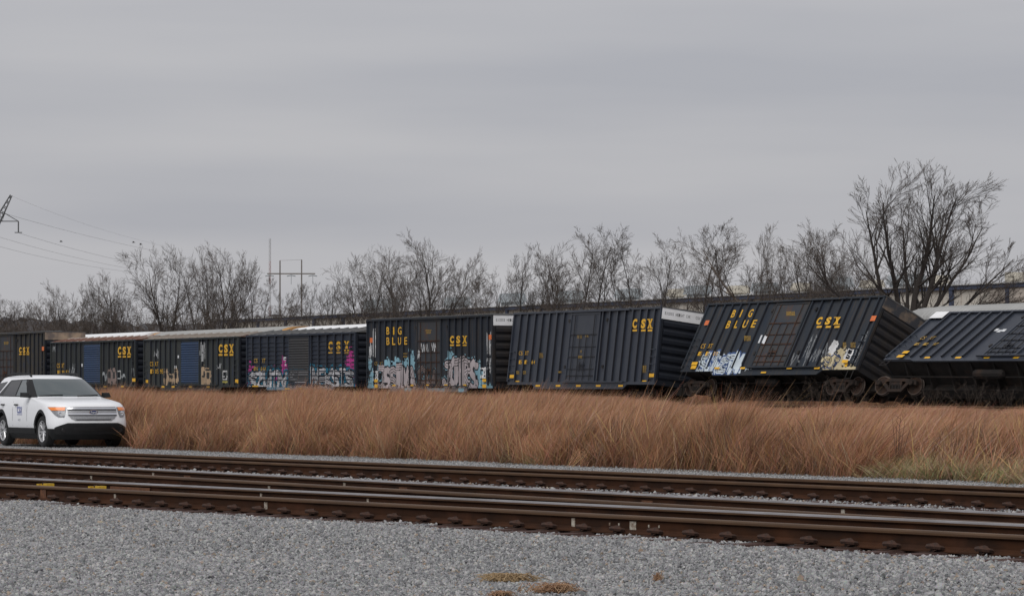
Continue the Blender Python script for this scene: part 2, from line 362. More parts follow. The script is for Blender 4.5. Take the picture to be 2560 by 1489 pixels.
def stones():
    x1, y1 = scatter_pts(450000, -60, 2620, 18.5, 42); k = front_dist(x1, y1) < 1.0; x1, y1 = x1[k], y1[k]
    x2, y2 = scatter_pts(210000, -60, 2620, 24, 90); q2 = (x2 - P0.x) * NV.x + (y2 - P0.y) * NV.y
    k = (front_dist(x2, y2) >= 1.0) & (q2 < -50.7 + .5 * noise2(x2, y2, 1.3)); x2, y2 = x2[k], y2[k]
    x3, y3 = scatter_pts(26000, -100, 2660, 118, 225); q3 = (x3 - P0.x) * NV.x + (y3 - P0.y) * NV.y
    k = (q3 > -6.6) & (q3 < -3.7); x3, y3 = x3[k], y3[k]
    x = np.concatenate([x1, x2, x3]); y = np.concatenate([y1, y2, y3])
    s = np.concatenate([np.clip(RNG.lognormal(-4.55, .33, len(x1)), .008, .032), np.clip(RNG.lognormal(-4.3, .3, len(x2)), .01, .035), RNG.uniform(.025, .05, len(x3))])
    qs = (x - P0.x) * NV.x + (y - P0.y) * NV.y; s = np.where((qs > -56.2) & (qs < -50), s * .55, s)
    s = s * (.78 + .5 * noise2(x, y * .35, 2.6, 21))
    # keep the rails' own line clear
    ok = np.ones(len(x), bool)
    for key in TR:
        a, b = TR[key]; d = (b - a).normalized(); dist = (x - a.x) * -d.y + (y - a.y) * d.x
        ok &= np.abs(np.abs(dist) - .7535) > .075
    a2 = fa - fd * 6; along = ((x - a2.x) * fd.x + (y - a2.y) * fd.y - .2 + .26) % .52 - .26
    over = (front_dist(x, y) > -1.30) & (front_dist(x, y) < -.80) & (np.abs(along) < .10) & (noise2(x, y, 1.4, 6) + .25 * sstep(-3, 3, x) > .42)
    ok &= ~over
    x, y, s = x[ok], y[ok], s[ok]
    fz = front_dist(x, y)
    tie = np.where((fz > -1.3) & (fz < 0), 0.008, 0) * (noise2(x, y, 1.1, 6) > .35)
    z = terrain_z(x, y) + s * .25 - .005 + RNG.uniform(-.006, .006, len(x)) - tie * 3.0
    rot = RNG.uniform(0, 6.28, (len(x), 3)); sc = np.stack([s * RNG.uniform(.8, 1.3, len(s)), s, s * RNG.uniform(.7, 1.0, len(s))], 1)
    scatter('ballast_gravel', np.stack([x, y, z], 1), rot, sc, RNG.integers(0, 6, len(x)), [stone(i) for i in range(6)], 'loose grey crushed stone ballast around the tracks', 'gravel')
stones()
# ================================================================ THE TRAIN
mat('navy', spec=.5, c1=(.025, .031, .046), c2=(.033, .039, .052), rough=.42, scale=1.2, stretch=(1, 1, .5), c3=(.050, .056, .068), c3scale=2.2, c3lo=.52, c3hi=.8, c3stretch=(2.5, 1, .3), rnd=.10, bump=.12, bscale=3)
mat('navy_old', spec=.22, c1=(.024, .032, .045), c2=(.036, .039, .043), rough=.68, scale=1.0, stretch=(1, 1, .4), c3=(.080, .058, .042), c3scale=2.0, c3lo=.54, c3hi=.76, c3stretch=(3.5, 1, .25), rnd=.12, bump=.12, bscale=3)
mat('grime', spec=.22, c1=(.034, .041, .043), c2=(.050, .052, .048), rough=.75, scale=1.2, stretch=(1, 1, .35), c3=(.03, .04, .075), c3scale=1.6, c3lo=.52, c3hi=.75, c3stretch=(2, 1, .5), rnd=.12, bump=.1, bscale=3)
mat('ridged_navy', spec=.22, c1=(.026, .034, .053), c2=(.040, .046, .060), rough=.55, scale=1.3, stretch=(1, 1, .4), rnd=.1)
mat('brown_old', spec=.22, c1=(.044, .044, .041), c2=(.066, .057, .046), rough=.75, scale=1.2, stretch=(1, 1, .35), c3=(.035, .045, .07), c3scale=1.4, c3lo=.5, c3hi=.7, rnd=.12)
mat('door_blue', spec=.22, c1=(.030, .062, .135), c2=(.045, .065, .11), rough=.55, scale=1.5, stretch=(1, 1, .4), rnd=.08)
mat('door_dark', spec=.22, c1=(.048, .051, .058), c2=(.065, .062, .06), rough=.6, scale=1.4, rnd=.1)
mat('door_rust', spec=.22, c1=(.046, .053, .066), c2=(.062, .060, .058), rough=.7, scale=1.4, c3=(.12, .055, .028), c3scale=1.3, c3lo=.56, c3hi=.76, c3stretch=(1.5, 1, .6))
mat('rust_bar', spec=.22, c1=(.085, .042, .026), c2=(.035, .028, .026), rough=.85, scale=3)
mat('rib_grime', spec=.22, c1=(.012, .015, .023), c2=(.022, .022, .026), rough=.8, scale=2)  # darker colour for the flanks and lower cap of each rib
mat('black_steel', spec=.22, c1=(.022, .022, .025), c2=(.04, .036, .034), rough=.75, scale=2.5)
mat('under_steel', spec=.22, c1=(.011, .0105, .0105), c2=(.022, .018, .016), rough=.85, scale=1.5, c3=(.05, .03, .02), c3scale=1.2, c3lo=.55, c3hi=.8)
mat('truck_rust', spec=.22, c1=(.042, .028, .022), c2=(.024, .020, .018), rough=.85, scale=3, c3=(.075, .038, .024), c3scale=2, c3lo=.5, c3hi=.8)
mat('wheel_rust', spec=.22, c1=(.065, .036, .024), c2=(.036, .025, .02), rough=.8, scale=4)
mat('tread_steel', (.12, .09, .075), (.08, .06, .05), rough=.5, metal=.4, scale=3)
mat('end_dark', spec=.22, c1=(.010, .013, .021), c2=(.017, .019, .024), rough=.6, scale=1.2)
mat('end_brown', spec=.22, c1=(.016, .018, .024), c2=(.034, .027, .022), rough=.75, scale=1.0)
mat('white_panel', (.86, .86, .87), (.76, .76, .76), rough=.5, scale=1.3, stretch=(1, 1, 3))
mat('faded_tan', (.42, .31, .22), (.16, .13, .115), rough=.8, scale=1.1, lo=.38, hi=.6)
mat('faded_dark', (.17, .125, .09), (.035, .036, .042), rough=.85, scale=1.3, lo=.40, hi=.56)
mat('roof_dark', (.07, .075, .082), (.12, .115, .11), rough=.6, scale=1.2)
mat('roof_rust', (.15, .060, .042), (.20, .12, .09), rough=.85, scale=.9, c3=(.46, .42, .38), c3scale=1.1, c3lo=.56, c3hi=.66, c3stretch=(1, .6, 1))
mat('roof_tan', (.30, .265, .225), (.20, .165, .14), rough=.85, scale=.9, c3=(.16, .07, .05), c3scale=1.1, c3lo=.58, c3hi=.66)
mat('letter_yellow', (.80, .45, .025), (.66, .37, .035), rough=.6, scale=2.0, c3=(.12, .09, .05), c3scale=7, c3lo=.60, c3hi=.70)
mat('letter_faded', (.46, .28, .035), (.26, .17, .05), rough=.75, scale=2.5)
mat('reflector_yellow', (.86, .47, .01), (.75, .40, .02), rough=.4, scale=3)
mat('tag_orange', (.75, .20, .045), (.62, .14, .05), rough=.6, scale=6)
mat('letter_black', (.02, .02, .022), rough=.6)
mat('white_paint', (.72, .73, .74), (.5, .52, .53), rough=.7, scale=5)
vcol_mat('graffiti')

# ---- shared truck
def wheel_mesh():
    b = MB(); b.m = 0
    b.lathe([(.0, .0), (.09, .0), (.10, .03), (.15, .02), (.36, .045), (.385, .02)], 24)
    b.m = 1; b.lathe([(.385, .02), (.415, .02), (.42, .10), (.45, .115), (.45, .14)], 24)
    b.m = 0; b.lathe([(.45, .14), (.39, .14), (.36, .08), (.12, .08), (.0, .08)], 24)
    return b.mesh('wheel', [MATS['wheel_rust'], MATS['tread_steel']], 35)
WHEEL = wheel_mesh()
def frame_mesh():
    b = MB()
    outer = [(-1.12, .40), (-1.12, .60), (-.95, .66), (-.45, .70), (.45, .70), (.95, .66), (1.12, .60), (1.12, .40), (.92, .40), (.70, .50), (.36, .15), (-.36, .15), (-.70, .50), (-.92, .40)]
    b.prism([(-1.12, .42), (-1.12, .60), (-.95, .66), (-.45, .72), (.45, .72), (.95, .66), (1.12, .60), (1.12, .42), (.9, .46), (.45, .58), (-.45, .58), (-.9, .46)], 1, -.08, .08)
    b.prism([(-.78, .54), (-.60, .58), (-.28, .24), (-.36, .14)], 1, -.075, .075); b.prism([(.60, .58), (.78, .54), (.36, .14), (.28, .24)], 1, -.075, .075)
    b.prism([(-.38, .12), (-.36, .24), (.36, .24), (.38, .12)], 1, -.085, .085)
    b.box(-.33, -.27, -.07, .07, .24, .58); b.box(.27, .33, -.07, .07, .24, .58)
    return b.mesh('side_frame', MATS['truck_rust'])
FRAME = frame_mesh()
b = MB(); [b.tube([(x, 0, .24), (x, 0, .46)], .075, 8) for x in (-.17, .0, .17)]; SPRING = b.mesh('spring', MATS['under_steel'], 40)
b = MB(); b.box(-.28, .28, -1.05, 1.05, .42, .64); b.box(-.5, .5, -.2, .2, .55, .72); BOLSTER = b.mesh('bolster', MATS['truck_rust'])
b = MB(); b.lathe([(.0, -.14), (.10, -.14), (.13, -.08), (.13, .02)], 12); CAP = b.mesh('bearing_cap', MATS['under_steel'], 40)
b = MB(); b.tube([(0, -.75, 0), (0, .75, 0)], .09, 8); AXLE = b.mesh('axle', MATS['under_steel'], 40)
def make_truck(root, mw):                             # mw: matrix of the truck in the world, origin at rail height under its centre
    o = bpy.data.objects.new('truck', None); COL.objects.link(o); o.parent = root
    o.matrix_parent_inverse = Matrix.Identity(4); o.matrix_local = root.matrix_world.inverted() @ mw
    for s in (-1, 1):
        link('side_frame', FRAME, o, (0, s * 1.0, 0)); link('spring', SPRING, o, (0, s * 1.0, 0))
        for x in (-.87, .87):
            wl = link('wheel', WHEEL, o, (x, s * .86, .455))
            wl.rotation_euler = (0, 0, 0 if s < 0 else math.pi)
            c = link('bearing_cap', CAP, o, (x, s * 1.05, .50)); c.rotation_euler = (0, 0, 0 if s < 0 else math.pi)
    for x in (-.87, .87): link('axle', AXLE, o, (x, 0, .455))
    link('bolster', BOLSTER, o)
    return o

class Car:
    pass
W_CAR, RAIL_Z = 3.1, .80
def place_car(pxl, yl, pxr, yr, q, roll, length=None, ql=None):
    c = Car(); pl = on_line(pxl, q if ql is None else ql); pr = on_line(pxr, q)
    pl.z = EYE - (yl - HZ) / F * pl.y; pr.z = EYE - (yr - HZ) / F * pr.y
    c.L = (pr - pl).length if length is None else length
    ax = (pr - pl).normalized(); ay = (Vector((-ax.y, ax.x, 0))).normalized(); az = ax.cross(ay)
    r = R(roll)
    ay2 = ay * math.cos(r) - az * math.sin(r); az2 = az * math.cos(r) + ay * math.sin(r)
    c.mw = Matrix((( ax.x, ay2.x, az2.x, pl.x), (ax.y, ay2.y, az2.y, pl.y), (ax.z, ay2.z, az2.z, pl.z), (0, 0, 0, 1)))
    c.inv = c.mw.inverted(); c.roll = roll
    return c
def uv(c, px, py, yp=0.0):                                    # where the sight line through a photo pixel meets the car's side plane
    o = c.inv @ Vector((0, 0, EYE)); d = (c.inv.to_3x3() @ Vector(((px - CX) / F, 1, -(py - HZ) / F)))
    k = (yp - o.y) / d.y; p = o + d * k
    return p.x, p.z
class Zm:                                             # photo pixels from a zoomed crop
    def __init__(s, x, y, k): s.x, s.y, s.k = x, y, k
    def __call__(s, a, b): return s.x + a / s.k, s.y + b / s.k
Z1, Z2, Z3, Z4, Z5 = Zm(0, 780, 3.9375), Zm(560, 780, 3.7059), Zm(1200, 720, 4.2), Zm(1660, 700, 3.6), Zm(2160, 660, 3.9625)

def lettering(c, zm, word, boxes, m, y=-.012, bold=.0, bars=None, name='lettering', lean=0.0):
    b = MB()
    for k, (ch, (x0, y0, x1, y1)) in enumerate(zip(word, boxes)):
        cx, cy = (x0 + x1) / 2, (y0 + y1) / 2
        y_ = y
        for _ in range(2):
            ua = uv(c, *zm(x0, cy), y_); ub = uv(c, *zm(x1, cy), y_); wu = ub[0] - ua[0]
            va = uv(c, *zm(cx, y0), y_)[1]; vb = uv(c, *zm(cx, y1), y_)[1]; u0 = uv(c, *zm(cx, cy), y_)[0] - wu / 2
            if y > -.05 and any(u0 - .06 < r < u0 + wu + .24 for r in c.ribs) and vb > .14: y_ = -.108
        if ch == '_':
            yy = y_ - .0001 * k; b.add([(u0, yy, vb), (u0 + wu, yy, vb), (u0 + wu, yy, va), (u0, yy, va)], [(0, 1, 2, 3)]); continue
        gv, gf, _ = glyph(ch, bold)
        b.add([(u0 + p[0] * wu, y_, vb + p[1] * (va - vb)) for p in gv], gf)
    return b.build(name, m, c.root)
def row(chars, xs, y0, y1, w_): return chars, [(x, y0, x + w_, y1) for x in xs]
def csx(c, zm, xs, w_, y0, y1, yb0, yb1, m):          # the big slab-serif initials with a bar beneath each
    lettering(c, zm, 'CSX', [(x, y0, x + w_, y1) for x in xs], m, bold=.055)
    b = MB(); h = y1 - y0
    lettering(c, zm, '____', [(xs[2] - w_ * .12, y0, xs[2] + w_ * .34, y0 + h * .10), (xs[2] + w_ * .66, y0, xs[2] + w_ * 1.12, y0 + h * .10),
              (xs[2] - w_ * .12, y1 - h * .10, xs[2] + w_ * .34, y1), (xs[2] + w_ * .66, y1 - h * .10, xs[2] + w_ * 1.12, y1)], m, y=-.112, name='serif')
    lettering(c, zm, '_' * len(xs), [(x, yb0, x + w_, yb1) for x in xs], m, name='underline_bar')
def panel(c, zm, x0, y0, x1, y1, m, name='reflector', y=-.010):
    if name == 'stencil':                             # lines of small print
        r = random.Random(int(x0 * 7 + y0)); n = max(2, int((y1 - y0) / 9)); bx = []
        for k in range(n):
            ya = y0 + (y1 - y0) * k / n; x = x0
            while x < x1 - 3:
                w_ = min(r.uniform(5, 12), x1 - x); bx.append((x, ya, x + w_, ya + (y1 - y0) / n * .6)); x += w_ + 3
        return lettering(c, zm, '_' * len(bx), bx, m, y=y, name=name)
    return lettering(c, zm, '_', [(x0, y0, x1, y1)], m, y=y, name=name)

# ---- graffiti: strokes painted on a fine grid that drapes over the ribs of the side
FONT = {'S': [[(.95, .85), (.5, 1), (.08, .78), (.3, .56), (.75, .44), (.92, .2), (.5, 0), (.05, .14)]], 'U': [[(.05, 1), (.08, .3), (.4, 0), (.8, .2), (.9, 1)], [(.9, 1), (.95, 0)]],
        'I': [[(.5, 1), (.5, 0)], [(.2, 1), (.8, 1)]], 'N': [[(.05, 0), (.1, 1), (.85, .05), (.95, 1)]], 'E': [[(.95, 1), (.15, .92), (.1, .05), (.95, 0)], [(.12, .5), (.8, .52)]],
        'T': [[(.0, .95), (1, 1)], [(.5, .97), (.55, 0)]], 'K': [[(.1, 1), (.1, 0)], [(.95, 1), (.2, .5), (1, 0)]], 'R': [[(.1, 0), (.08, .97), (.8, .95), (.9, .65), (.2, .5), (1, 0)]],
        'O': [[(.5, 1), (.95, .7), (.9, .25), (.5, 0), (.08, .3), (.06, .75), (.5, 1)]], 'Z': [[(.05, .95), (.95, 1), (.1, .05), (.95, 0)]], 'M': [[(.02, 0), (.1, 1), (.5, .3), (.9, 1), (1, 0)]],
        'A': [[(.02, 0), (.45, 1), (.98, 0)], [(.2, .4), (.8, .4)]], 'J': [[(.3, 1), (.95, .97), (.8, .2), (.4, 0), (.05, .25)]]}
class Paint:
    def __init__(s, u0, u1, v0, v1, res=.035):
        s.u0, s.v0, s.res = u0, v0, res; s.nu = int((u1 - u0) / res); s.nv = int((v1 - v0) / res)
        s.U, s.V = np.meshgrid(u0 + (np.arange(s.nu) + .5) * res, v0 + (np.arange(s.nv) + .5) * res)
        s.col = np.zeros((s.nv, s.nu, 3)); s.on = np.zeros((s.nv, s.nu), bool)
        s.jit = noise2(s.U, s.V, .11, 9) - .5
    def dist(s, pts):
        d = np.full(s.U.shape, 9e9)
        for (a, b), (e, f) in zip(pts[:-1], pts[1:]):
            dx, dy = e - a, f - b; l2 = dx * dx + dy * dy + 1e-9
            k = np.clip(((s.U - a) * dx + (s.V - b) * dy) / l2, 0, 1)
            d = np.minimum(d, np.hypot(s.U - a - k * dx, s.V - b - k * dy))
        return d
    def fill(s, mask, c):
        n = noise2(s.U, s.V, .5, 3)[..., None]
        s.col[mask] = (np.array(c) * (.8 + .4 * n))[mask]; s.on |= mask
    def stroke(s, pts, wd, c): s.fill(s.dist(pts) + s.jit * .04 < wd, c)
    def piece(s, word, u0, u1, v0, v1, fillc, halo, rr, wd=.13, line=(.02, .02, .025), halo_w=.16):
        n = len(word); cw = (u1 - u0) / n; strokes = []
        for k, ch in enumerate(word):
            lo = v0 + rr.uniform(-.05, .12); hi = v1 + rr.uniform(-.22, .12); x0 = u0 + (k - .06) * cw; x1 = x0 + cw * 1.08; sk = rr.uniform(-.15, .25)
            for st in FONT[ch]:
                strokes.append([(x0 + (x1 - x0) * a + sk * (b - .5) * .6 + rr.uniform(-.04, .04), lo + (hi - lo) * b + rr.uniform(-.05, .05)) for a, b in st])
        ds = [s.dist(p) for p in strokes]; dm = np.minimum.reduce(ds)
        if halo: s.fill(dm + s.jit * .25 < wd + halo_w, halo)
        s.fill(dm + s.jit * .05 < wd + .075, line)
        for d in ds:
            s.fill(d < wd + .055, line); s.fill(d + s.jit * .03 < wd, fillc)
        for d in ds[::2]: s.fill(np.abs(d - wd * .4) < .026, [x * .22 for x in fillc])
    def scribble(s, u, v, wd, ht, n, c, rr, th=.028):
        pts = [(u + wd * (k / n) + rr.uniform(-.1, .1) * wd, v + (ht if k % 2 else 0) + rr.uniform(-.25, .25) * ht) for k in range(n + 1)]
        s.stroke(pts, th, c)
    def build(s, c, depth, name='graffiti', label=None):
        uu = s.u0 + np.arange(s.nu + 1) * s.res; vv = s.v0 + np.arange(s.nv + 1) * s.res
        vi = {}; b = MB(); cols = []
        js, is_ = np.nonzero(s.on)
        for j, i in zip(js, is_):
            q = []
            for (a, e) in ((i, j), (i + 1, j), (i + 1, j + 1), (i, j + 1)):
                k = (a, e)
                if k not in vi: vi[k] = len(b.v); b.v.append((uu[a], -depth(uu[a], vv[e]) - .006, vv[e]))
                q.append(vi[k])
            b.f.append(tuple(q)); cols.append(s.col[j, i])
        if not b.f: return
        me = bpy.data.meshes.new(name); me.from_pydata(b.v, [], b.f); me.materials.append(MATS['graffiti'])
        ca = me.color_attributes.new('Col', 'FLOAT_COLOR', 'CORNER')
        arr = np.ones((len(b.f), 4, 4), np.float32); arr[:, :, :3] = np.clip(np.array(cols), 0, 1)[:, None, :]; ca.data.foreach_set('color', arr.ravel())
        o = link(name, me, c.root)
        if label: o['label'] = label
        return o

def make_boxcar(label, c, hi, m_side, m_door, m_end, m_roof, band, ribs, door, trucks=True, ridged=False, corr_door=False, group='boxcars of the wrecked train', rail_z=RAIL_Z, drop=(2.6, .22), roof_ribs=True, rib_w=.11):
    L_, W = c.L, W_CAR; H = getattr(c, 'Hs', 3.92) if hi else 3.17; c.H = H
    c.root = root = empty('boxcar', label, 'boxcar', group, mw=c.mw)
    c.ribs = ribs; c.door = door; DP = .05
    RD = .10
    def depth(u, v):
        if v < .16: return .012
        if door[0] - .05 < u < door[1] + .05: return DP + .004
        for r in ribs:
            if abs(u - r) < rib_w * .5: return RD
        return 0
    c.depth = depth
    # shell
    b = MB(); b.box(0, L_, 0, .06, .15, H - .10); b.build('side_wall', m_side, root)
    b = MB(); b.box(0, L_, W - .06, W, .15, H - .10); b.build('side_wall', m_side, root)
    b = MB(); b.box(.0, L_, -.012, .09, -.0, .15); b.build('side_sill', m_side, root)
    b = MB(); b.box(.0, L_, W - .09, W + .012, -.0, .15); b.build('side_sill', m_side, root)
    b = MB(); b.prism([(drop[0], 0), (drop[0] + .35, -drop[1]), (L_ - drop[0] - .35, -drop[1]), (L_ - drop[0], 0)], 1, -.010, .05); b.build('sill_skirt', m_side, root)
    b = MB(); b.box(0, L_, -.10, .06, H - .10, H); b.build('eave', m_side, root)
    b = MB(); b.box(.06, L_ - .06, .10, W - .10, .02, .12); b.build('floor', MATS['under_steel'], root)
    # ribs
    rb = MB(); rw = rib_w / 2
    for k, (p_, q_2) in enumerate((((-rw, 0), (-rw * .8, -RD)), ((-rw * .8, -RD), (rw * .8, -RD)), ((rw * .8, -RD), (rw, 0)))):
        rb.m = 0 if k == 1 else 1  # front face in the side's colour, flanks in the darker one
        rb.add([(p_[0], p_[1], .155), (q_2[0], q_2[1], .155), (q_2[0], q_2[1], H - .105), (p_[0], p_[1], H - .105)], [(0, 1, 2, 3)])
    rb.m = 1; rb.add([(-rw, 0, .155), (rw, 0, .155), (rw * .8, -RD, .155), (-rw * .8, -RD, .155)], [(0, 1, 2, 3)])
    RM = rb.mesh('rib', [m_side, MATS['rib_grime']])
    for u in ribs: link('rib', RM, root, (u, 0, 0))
    for u in (.05, L_ - .05):
        b = MB(); b.box(u - .05, u + .05, -.085, 0, .15, H - .10); b.build('corner_post', m_side, root)
    if ridged:
        e = [.1] + [r for r in ribs if r < door[0]] + [door[0]]; e2 = [door[1]] + [r for r in ribs if r > door[1]] + [L_ - .1]
        for ee in (e, e2):
            for a, bb in zip(ee[:-1], ee[1:]):
                if bb - a < .25: continue
                ww = bb - a - .13; g = MB(); g.prism([(-.03, 0), (-.012, -.05), (.012, -.05), (.03, 0)], 0, -ww / 2, ww / 2)
                g.v = [(x, z_, y_) for x, y_, z_ in g.v]; GM = g.mesh('panel_ridge', m_side)
                for k in range(10): link('panel_ridge', GM, root, ((a + bb) / 2, 0, .42 + k * (H - .75) / 9.6))
    # door
    d0, d1 = door; b = MB(); b.box(d0, d1, -DP, 0, .17, H - .12); dr = b.build('door', m_door, root)
    b = MB()
    for x in (d0, d1): b.box(x - .05, x + .05, -DP - .035, 0, .16, H - .105)
    b.box(d0 + .05, d1 - .05, -DP - .03, -DP, .17, .25); b.box(d0 + .05, d1 - .05, -DP - .03, -DP, H - .24, H - .15); b.build('door_frame', m_side, root)
    if corr_door:
        g = MB(); g.prism([(-.075, 0), (-.03, -.045), (.03, -.045), (.075, 0)], 0, -(d1 - d0) / 2 + .05, (d1 - d0) / 2 - .05)
        g.v = [(x, z_, y_) for x, y_, z_ in g.v]; GM = g.mesh('door_ridge', m_door)
        for k in range(17): link('door_ridge', GM, dr, ((d0 + d1) / 2, -DP, .36 + k * (H - .72) / 16.3))
    else:
        for k in range(4):
            x = d0 + (d1 - d0) * (.16 + .68 * k / 3); b = MB(); b.tube([(x, -DP - .05, .22), (x, -DP - .05, H * (.93 if k in (0, 3) else .66))], .022, 6); b.build('lock_rod', c.rod, dr)
        for z, hh in ((.42, .05), (H * .20, .03), (H * .36, .06), (H * .50, .03), (H * .66, .05)):
            b = MB(); b.box(d0 + .06, d1 - .06, -DP - .035, -DP, z, z + hh); b.build('door_bar', c.rod, dr)
        b = MB(); b.tube([((d0 + d1) / 2, -DP - .09, H * .17), ((d0 + d1) / 2, -DP - .09, H * .30)], .03, 6); b.box((d0 + d1) / 2 - .3, (d0 + d1) / 2 + .3, -DP - .07, -DP - .03, H * .24, H * .27); b.build('door_lever', c.rod, dr)
        for z in (.9, H - .55):
            for x in (d0 - .14, d1 + .75):
                b = MB(); b.box(x - .07, x + .07, -.11, 0, z - .08, z + .08); b.build('door_stop', MATS['black_steel'], root)
    end_x = min(d1 + 2.9, L_ - .5)
    b = MB(); b.box(d0 - .3, end_x, -.14, -.05, .10, .15); b.build('lower_track', m_side, root)
    b = MB(); b.box(d0 - .3, end_x, -.15, -.101, H - .12, H - .04); b.build('upper_track', m_side, root)
    # ends
    for x, s in ((0, -1), (L_, 1)):
        top = H - (band and .58 or .10)
        b = MB(); b.box(min(x, x - s * .05), max(x, x - s * .05), .06, W - .06, .0, top); en = b.build('end_wall', m_end, root)
        k = 7
        g = MB(); hr = (top - .25) / k
        g.prism([(-hr * .45, 0), (-hr * .18, s * .07), (hr * .18, s * .07), (hr * .45, 0)], 1, .14, W - .14); g.v = [(z_, y_, x_) for x_, y_, z_ in g.v]
        GM = g.mesh('end_ridge', m_end)
        for j in range(k): link('end_ridge', GM, en, (x, 0, .22 + hr * (j + .5)))
        if band:
            g = MB(); g.box(min(x - s * .05, x + s * .03), max(x - s * .05, x + s * .03), .0, W, H - .58, H - .0); g.build('end_band', band, en)
        for y in (.05, W - .05):
            g = MB(); g.box(min(x, x + s * .06), max(x, x + s * .06), y - .05, y + .05, 0, H - .58 if band else H - .1); g.build('end_post', m_end, en)
    # roof: two slopes with seams
    rise = .035 if hi else .30
    b = MB(); b.prism([(-.06, H), (W / 2, H + rise), (W + .06, H), (W + .06, H - .03), (-.06, H - .03)], 0, -.05, L_ + .05); rf = b.build('roof', m_roof, root)
    g = MB(); g.hexa([(-.035, -.05, 0), (.035, -.05, 0), (.035, W / 2, rise), (-.035, W / 2, rise)], [(-.02, -.05, .055), (.02, -.05, .055), (.02, W / 2, rise + .055), (-.02, W / 2, rise + .055)]); GM = g.mesh('roof_seam', m_roof)
    n = int(L_ / 1.15)
    for k in range(n): link('roof_seam', GM, rf, (.6 + k * (L_ - 1.2) / (n - 1), 0, H))
    # underframe
    b = MB(); b.box(-.4, L_ + .4, W / 2 - .22, W / 2 + .22, -.38, .02); cs = b.build('centre_sill', MATS['under_steel'], root)
    for x in (-.55, L_ + .55):
        b = MB(); b.box(x - .3, x + .3, W / 2 - .12, W / 2 + .12, -.30, -.06); b.box(x - .18, x + .18, W / 2 - .16, W / 2 + .2, -.36, .0); b.build('coupler', MATS['under_steel'], root)
    g = MB(); g.prism([(.08, .02), (W - .08, .02), (W / 2 + .25, -.34), (W / 2 - .25, -.34)], 0, -.05, .05); GM = g.mesh('cross_bearer', MATS['under_steel'])
    n = 9
    for k in range(n): link('cross_bearer', GM, root, (1.4 + k * (L_ - 2.8) / (n - 1), 0, 0))
    b = MB(); b.tube([(.3, .75, -.22), (L_ * .4, .72, -.28), (L_ - .3, .75, -.22)], .035, 6); b.build('brake_pipe', MATS['under_steel'], root)
    b = MB(); b.tube([(L_ * .42, .55, -.30), (L_ * .42 + .12, .55, -.30), (L_ * .55 - .12, .55, -.30), (L_ * .55, .55, -.30)], [.1, .2, .2, .1], 10); b.build('air_reservoir', MATS['under_steel'], root)
    # ladders on the side at both ends
    for x0 in (.14, L_ - .14 - .42):
        lad = bpy.data.objects.new('ladder', None); COL.objects.link(lad); lad.parent = root
        for k in range(5):
            g = MB(); g.tube([(x0, -.02, .28 + .36 * k), (x0, -.12, .28 + .36 * k), (x0 + .42, -.12, .28 + .36 * k), (x0 + .42, -.02, .28 + .36 * k)], .018, 5); g.build('rung', m_side, lad)
    # stirrup steps under the corners
    for x0 in (.15, L_ - .6):
        g = MB(); g.tube([(x0, .0, .02), (x0, .0, -.42), (x0 + .42, .0, -.42), (x0 + .42, .0, .02)], .018, 5); g.build('step', MATS['black_steel'], root)
    if trucks:
        for x in (2.25, L_ - 2.25):
            p = c.mw @ Vector((x, W / 2, 0)); mw = Matrix.Translation((p.x, p.y, rail_z)) @ Matrix.Rotation(PHI, 4, 'Z')
            make_truck(root, mw)
    return c
def rib_us(c, zm, y, xs): return [uv(c, *zm(x, y), -.09)[0] for x in xs]
mat('rod_dark', spec=.22, c1=(.018, .021, .028), c2=(.03, .03, .034), rough=.6, scale=3)

# --- car 1: tall, only its near end in view
c = place_car(-100, 965, 112, 965, 0, 0); c.rod = MATS['rust_bar']
c.ribs_ = rib_us(c, Z1, 400, (150, 200, 245, 290, 330, 372, 408)); dd = rib_us(c, Z1, 400, (-30, 130))
make_boxcar('tall grimy boxcar with faded tan end band beyond the blue-doored boxcars', c, True, MATS['brown_old'], MATS['door_rust'], MATS['end_dark'], MATS['roof_dark'], MATS['faded_tan'], c.ribs_, (dd[0], dd[1]))
csx(c, Z1, (188, 225, 262), 24, 343, 402, 408, 420, MATS['letter_yellow'])
panel(c, Z1, 412, 338, 433, 378, MATS['tag_orange'], 'placard')
panel(c, Z1, 40, 290, 85, 322, MATS['letter_faded'], 'stencil', y=-.06)
# --- cars 2 and 3: standard height, blue corrugated doors
rr = random.Random(5)
c = place_car(128, 966, 340, 966, 0, 0); c.rod = MATS['rust_bar']; c2 = c
make_boxcar('weathered boxcar with blue ridged door and rust-red roof seen above the white car', c, False, MATS['grime'], MATS['door_blue'], MATS['end_dark'], MATS['roof_rust'], None, rib_us(c, Z1, 500, (548, 597, 645, 690, 740, 785, 1012, 1065, 1115, 1160, 1210, 1255, 1300)), rib_us(c, Z1, 500, (822, 985)), corr_door=True)
csx(c, Z1, (1160, 1207, 1254), 32, 338, 420, 430, 445, MATS['letter_yellow'])
lettering(c, Z1, *row('CSXT', (560, 576, 607, 620), 503, 548, 13), MATS['letter_yellow'])
lettering(c, Z1, *row('139952', (566, 580, 610, 622, 648, 664), 572, 606, 12), MATS['letter_yellow'])
for x in (1300,): panel(c, Z1, x, 650, x + 33, 682, MATS['reflector_yellow'])
for x in (1020, 1190): panel(c, Z1, x, 722, x + 28, 738, MATS['reflector_yellow'], y=-.024)
pt = Paint(.1, c.L - .1, .1, 2.9)
u = lambda a, b: uv(c2, *Z1(a, b))
for (a, b) in ((1085, 630), (1125, 635)):
    x, y = u(a, b); pt.fill((np.hypot((pt.U - x) / .42, (pt.V - y) / .55) + pt.jit * .7 < 1), (.24, .185, .17)); pt.fill((np.hypot((pt.U - x) / .14, (pt.V - y - .1) / .25) + pt.jit * .5 < 1), (.055, .055, .055))
